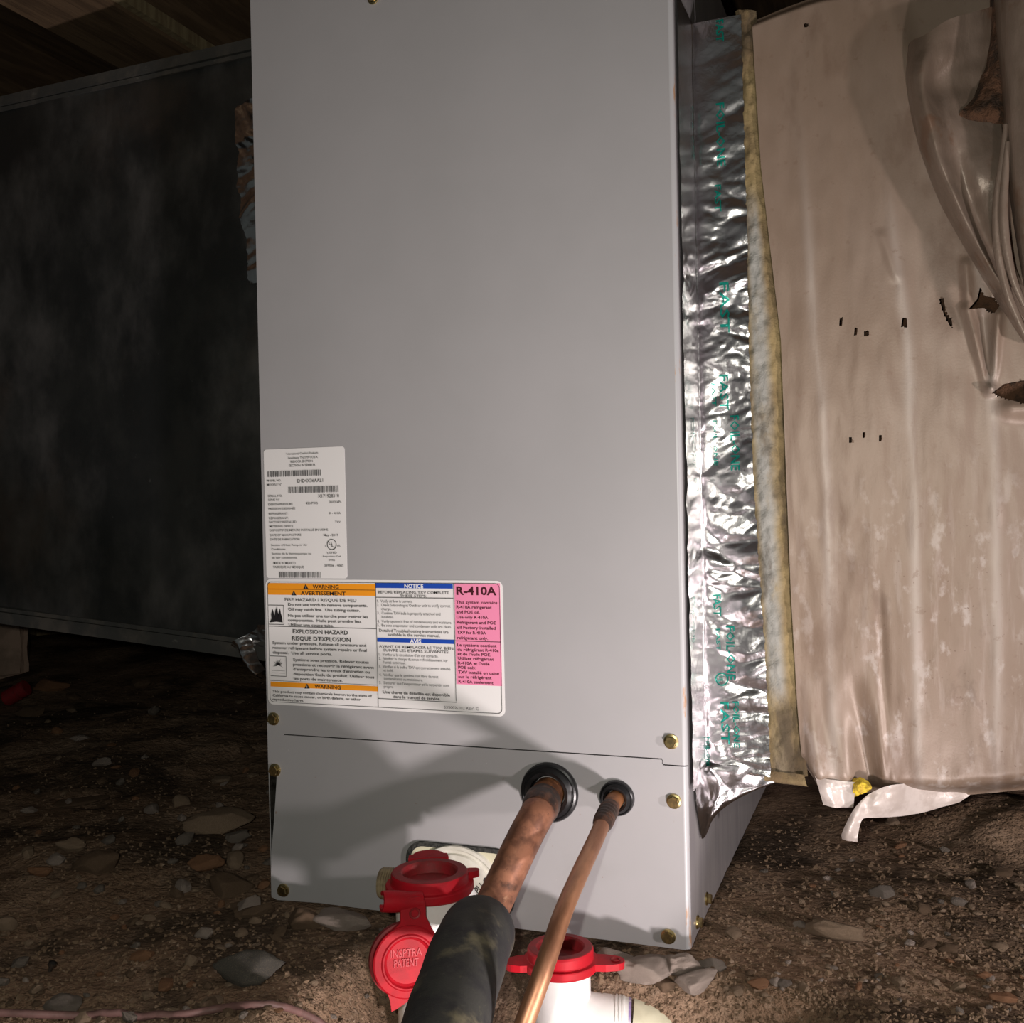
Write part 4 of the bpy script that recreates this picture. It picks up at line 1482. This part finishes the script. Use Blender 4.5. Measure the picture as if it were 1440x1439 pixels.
HERO = [  # px, py (base), width px, height px, depth factor, material, spin, label
    (315, 1168, 92, 40, .7, 'stone_tan', 8, 'large pale tan wedge-shaped rock lying left of the cabinet low corner', 1.0),
    (334, 1185, 34, 26, .7, 'stone_grey', 20, 'small grey rock tucked under the pale wedge-shaped rock', 1.0),
    (345, 1378, 106, 46, .6, 'stone_dark', -6, 'long dark flat slate-like stone on bare dirt above the cable', 1.0),
    (288, 1225, 42, 36, .8, 'stone_rust', 0, 'round rust-brown rock below the pale wedge-shaped rock', 1.0),
    (322, 1252, 60, 62, .8, 'stone_brown', 15, 'big brown half-buried rock left of the cabinet bottom screw', .7),
    (370, 1268, 36, 44, .8, 'stone_pale', -20, 'pale whitish rock against the lower left cabinet corner', 1.0),
    (358, 1288, 44, 26, .8, 'stone_brown', 25, 'tan flat rock below the lower left cabinet corner', .8),
    (430, 1302, 60, 48, .8, 'stone_brown', 10, 'brown angular rock beneath the cabinet front edge', .7),
    (488, 1302, 84, 34, .8, 'stone_pale', -18, 'long pale grey rock under the panel beside the hanging red cap', .8),
    (457, 1289, 26, 15, .8, 'stone_tan', 12, 'small peach pebble beneath the cabinet lower edge', 1.0),
    (135, 1222, 70, 44, .7, 'stone_brown', -5, 'dark brown lump of rock at the centre of the left rubble', .8),
    (102, 1196, 36, 22, .8, 'stone_tan', 25, 'tan pointed rock in the left rubble with a bright top', 1.0),
    (56, 1232, 30, 20, .8, 'stone_rust', 10, 'small orange-brown rock near the left side of the rubble', 1.0),
    (142, 1077, 26, 14, .8, 'stone_pale', 10, 'small pale stone in the dirt below the black duct', 1.0),
    (1176, 1322, 66, 36, .7, 'stone_tan', -22, 'tan wedge-shaped stone alone on the right-hand dirt', 1.0),
    (1124, 1303, 17, 13, .8, 'stone_pale', 0, 'small round pale stone left of the tan wedge', 1.0),
    (1242, 1258, 38, 26, .8, 'stone_grey', -20, 'half-buried grey stone up the slope under the wrapped duct', .8),
    (1278, 1330, 16, 9, .8, 'stone_pale', 0, 'tiny flat white stone right of the tan wedge', 1.0),
    (1300, 1282, 24, 20, .8, 'stone_brown', 0, 'rounded brown stone on the slope under the wrapped duct', .8),
    (912, 1372, 84, 52, .9, 'stone_pale', 12, 'big pale speckled rock between the red cap and the cabinet edge', .9),
    (958, 1366, 60, 44, .8, 'stone_pale', -10, 'pale rock below the cabinet lower right screw', .9),
    (862, 1352, 54, 26, .9, 'stone_pale', 10, 'pale stone directly behind the ear of the right red cap', .8),
    (1002, 1362, 40, 26, .9, 'stone_grey', -15, 'greyish rock under the cabinet lower right corner', .8),
    (858, 1398, 40, 24, .9, 'stone_tan', 0, 'tan pebble wedged above the white outlet coupling', .9),
    (896, 1402, 40, 20, .9, 'stone_pale', 25, 'small pale pebble above the purple ring of the outlet', .9),
    (936, 1402, 36, 22, .9, 'stone_brown', -25, 'small brown pebble above the cream elbow pipe', .9),
    (700, 1316, 34, 22, .9, 'stone_pale', 0, 'pale pebble under the cabinet edge between sleeve and thin copper pipe', .9),
    (978, 1408, 60, 46, .9, 'stone_pale', 30, 'rounded pale rock above the cream elbow pipe', .9),
    (1025, 1436, 34, 30, .8, 'stone_pale', 20, 'pale rock at the end of the cream elbow pipe', 1.0),
    (1068, 1424, 28, 18, .8, 'stone_rust', 0, 'orange-brown pebble right of the cream elbow pipe', 1.0),
    (1092, 1434, 20, 16, .8, 'stone_pale', 0, 'small white angular pebble at the bottom edge right of the pipe', 1.0),
    (1412, 1410, 34, 18, .8, 'stone_rust', 0, 'orange stone fragment in the lower right corner', 1.0),
    (1385, 1376, 24, 11, .8, 'stone_rust', 0, 'thin orange stone chip above the lower right corner', 1.0),
    (72, 970, 50, 18, .6, 'stone_rust', 4, 'pinkish brick fragment on the dirt beside the concrete block', 1.0),
    (85, 1420, 60, 28, .8, 'stone_grey', 0, 'flat grey rock lying just above the cable', .7),
    (115, 1128, 66, 10, .8, 'stone_brown', 14, 'low brown stone in the dirt under the black duct', .8),
]
for k, (px, py, wp, hp_, df, mk_, spin, lab, sink) in enumerate(HERO):
    g = ground_at(px, py)
    dep = (g - CAM).dot(FW)
    rx = wp * dep / F_PX / 2 * 1.12
    rz_ = hp_ * dep / F_PX / 2 * .95
    # a stone seen from above shows mostly its top: limit the height, give the rest as depth
    rz = min(rz_, rx * .55)
    ry = max(rx * df * .8, rz_ * .9)
    me = rock_mesh('rock', MT[mk_], k + 1.7, 4, .34)
    o = bpy.data.objects.new('rock', me)
    COL.objects.link(o)
    o.scale = (rx, ry, rz)
    o.rotation_euler = (0, 0, rad(20.2 + spin))
    g2_ = g
    if g.y + ry > -.004 and -.03 < g.x < .33 and g.y < .05:
        g2_ = Vector((g.x, -.004 - ry, 0))
        g2_.z = ground_h(g2_.x, g2_.y)
    o.location = (g2_.x, g2_.y, g2_.z + rz * (.72 if sink >= 1 else .35))
    tag(o, lab, 'rock')

# loose stones set in the dirt (parts of the floor), each its own object
protos = []
for k in range(14):
    mk_ = ['stone_tan', 'stone_grey', 'stone_rust', 'stone_brown', 'stone_tan', 'stone_pale', 'stone_brown'][k % 7]
    protos.append(rock_mesh('stone', MT[mk_], 50 + k * 3.3, 2, .42))
rs_ = random.Random(11)
placed = 0
tries = 0
while placed < 285 and tries < 6000:
    tries += 1
    if rs_.random() < .60:
        px, py = rs_.uniform(-10, 540), 960 + 480 * rs_.random() ** .7
        if px < 60 and py < 1000:
            continue
    else:
        px, py = rs_.uniform(985, 1445), 1150 + 290 * rs_.random() ** .6
    g = ground_at(px, py, 10)
    if -.02 < g.x < .32 and -.012 < g.y < .55:
        continue
    if g.y > 1.2 or (g.x > .12 and g.x < .315 and g.y < -.02):
        continue
    dep = (g - CAM).dot(FW)
    r = rs_.choice((6, 6, 7, 8, 9, 10, 13, 17)) * dep / F_PX
    if px > 900:
        r *= .75
    r = min(r, .02)
    o = bpy.data.objects.new('stone', protos[rs_.randrange(14)])
    COL.objects.link(o)
    o.scale = (r * rs_.uniform(.8, 1.5), r * rs_.uniform(.7, 1.1), r * rs_.uniform(.4, .75))
    o.rotation_euler = (rs_.uniform(-.3, .3), rs_.uniform(-.3, .3), rs_.uniform(0, 6.3))
    o.location = (g.x, g.y, g.z + r * .28)
    o.parent = floor
    placed += 1

# fine gravel: uncountable
gv, gf = [], []
rg_ = random.Random(5)
oct_v = [Vector(v) for v in ((1, 0, 0), (-1, 0, 0), (0, 1, 0), (0, -1, 0), (0, 0, 1), (0, 0, -1))]
oct_f = [(0, 2, 4), (2, 1, 4), (1, 3, 4), (3, 0, 4), (2, 0, 5), (1, 2, 5), (3, 1, 5), (0, 3, 5)]
cnt = 0
while cnt < 9000:
    u = rg_.random()
    if u < .5:
        px, py = rg_.uniform(-20, 640), 950 + 500 * rg_.random() ** .8
    else:
        px, py = rg_.uniform(830, 1460), 1130 + 320 * rg_.random() ** .7
    g = ground_at(px, py, 7)
    if (-.002 < g.x < .303 and -.003 < g.y < .55) or g.y > 1.3:
        cnt += 1
        continue
    r = rg_.uniform(.0006, .0018) * (1.7 if rg_.random() < .08 else 1)
    M_ = Matrix.Rotation(rg_.uniform(0, 6), 3, (rg_.random() - .5, rg_.random() - .5, rg_.random() + .1))
    o = len(gv)
    sc = (r * rg_.uniform(.7, 1.4), r * rg_.uniform(.7, 1.3), r * rg_.uniform(.6, 1))
    for v in oct_v:
        gv.append(g + M_ @ Vector((v.x * sc[0], v.y * sc[1], v.z * sc[2])))
    gf += [tuple(i + o for i in f) for f in oct_f]
    cnt += 1
mb = MB()
mb.v, mb.f, mb.sm = gv, gf, [False] * len(gf)
MT['grit'] = mat('grit', (0.19, 0.128, 0.082), 0.95, color2=(0.36, 0.265, 0.195), nscale=240, nlo=.54, nhi=.72, spec=.2)
gr = mb.build('gravel', MT['grit'], floor, recalc=False)
gr['kind'] = 'stuff'

# concrete pier block at the far left
g = ground_at(40, 948)
blk = MB()
x1 = g.x
rows = []
bm = bmesh.new()
bmesh.ops.create_cube(bm, size=1.0)
for v in bm.verts:
    vd = (g - CAM)
    vd.z = 0
    vd.normalize()
    v.co = Vector((g.x, g.y, g.z - .01)) + Vector((vd.y, -vd.x, 0)) * ((v.co.x - .5) * .24) + vd * ((v.co.y + .5) * .2) + Vector((0, 0, (v.co.z + .5) * .125))
bmesh.ops.bevel(bm, geom=bm.edges[:], offset=.012, segments=3, affect='EDGES')
bmesh.ops.subdivide_edges(bm, edges=[e for e in bm.edges if e.calc_length() > .03], cuts=6, use_grid_fill=True)
for v in bm.verts:
    v.co += Vector((noise.noise(v.co * 30), noise.noise(v.co * 30 + Vector((5, 0, 0))), noise.noise(v.co * 30 + Vector((0, 9, 0))))) * .004
me = bpy.data.meshes.new('concrete_block')
bm.to_mesh(me)
bm.free()
me.materials.append(MT['concrete'])
tag(link('concrete_block', me), 'weathered pinkish concrete block beneath the black duct at the far left', 'block')

# plank under the duct
a, b = ground_at(52, 905), ground_at(128, 897)
d_ = (b - a).normalized()
s_ = Vector((-d_.y, d_.x, 0)).normalized()
MB_ = MB()
b2 = a + d_ * .34
MB_.prism([a + Vector((0, 0, .012)), b2 + Vector((0, 0, .012)), b2 + s_ * .08 + Vector((0, 0, .012)), a + s_ * .08 + Vector((0, 0, .012))], (0, 0, 1), .02)
tag(MB_.build('board', MT['wood_pale']), 'short grey board lying on the dirt behind the concrete block', 'board')

# red cap lying on the dirt
g = ground_at(20, 994)
dep = (g - CAM).dot(FW)
q = Vector((.8, .25, .45)).normalized()
mb = MB()
k = dep / F_PX
mb.lathe([(.0001, 0), (10.5 * k, 0), (11.5 * k, 2 * k), (11.5 * k, 20 * k), (10 * k, 21 * k), (10 * k, 24 * k), (11.5 * k, 25 * k), (11.5 * k, 34 * k), (10 * k, 35 * k), (.0001, 35 * k)], g + Vector((-.015, 0, .010)), q, 26)
tag(mb.build('red_plug', MT['red_dusty']), 'small dark red plastic plug on the dirt at the left edge', 'plug')

# bolt
g = ground_at(70, 1368)
mb = MB()
k = (g - CAM).dot(FW) / F_PX
ax_ = Vector((.35, .1, .9)).normalized()
mb.lathe([(.0001, 0), (3 * k, 0), (3 * k, 8 * k), (5.5 * k, 8.2 * k), (5.5 * k, 13 * k), (.0001, 13.5 * k)], g + Vector((0, 0, .001)), ax_, 12)
tag(mb.build('bolt', MT['metal_dark']), 'tiny shiny dark bolt among the stones at lower left', 'bolt')

# cable
cp = []
for px, py in ((-160, 1424), (-60, 1428), (20, 1431), (110, 1434), (200, 1436), (262, 1432), (310, 1424), (352, 1419), (395, 1421), (425, 1431), (450, 1444), (480, 1470), (520, 1520)):
    g = ground_at(px, py)
    cp.append(g + Vector((0, 0, .0022)))
cb = spline(cp, 90)
for p in cb:
    p.z = max(p.z, ground_h(p.x, p.y) + .0018)
tag(MB().tube(cb, .0021, 14).build('cable', MT['cable']), 'dusty reddish cable snaking over the dirt along the bottom left', 'cable')
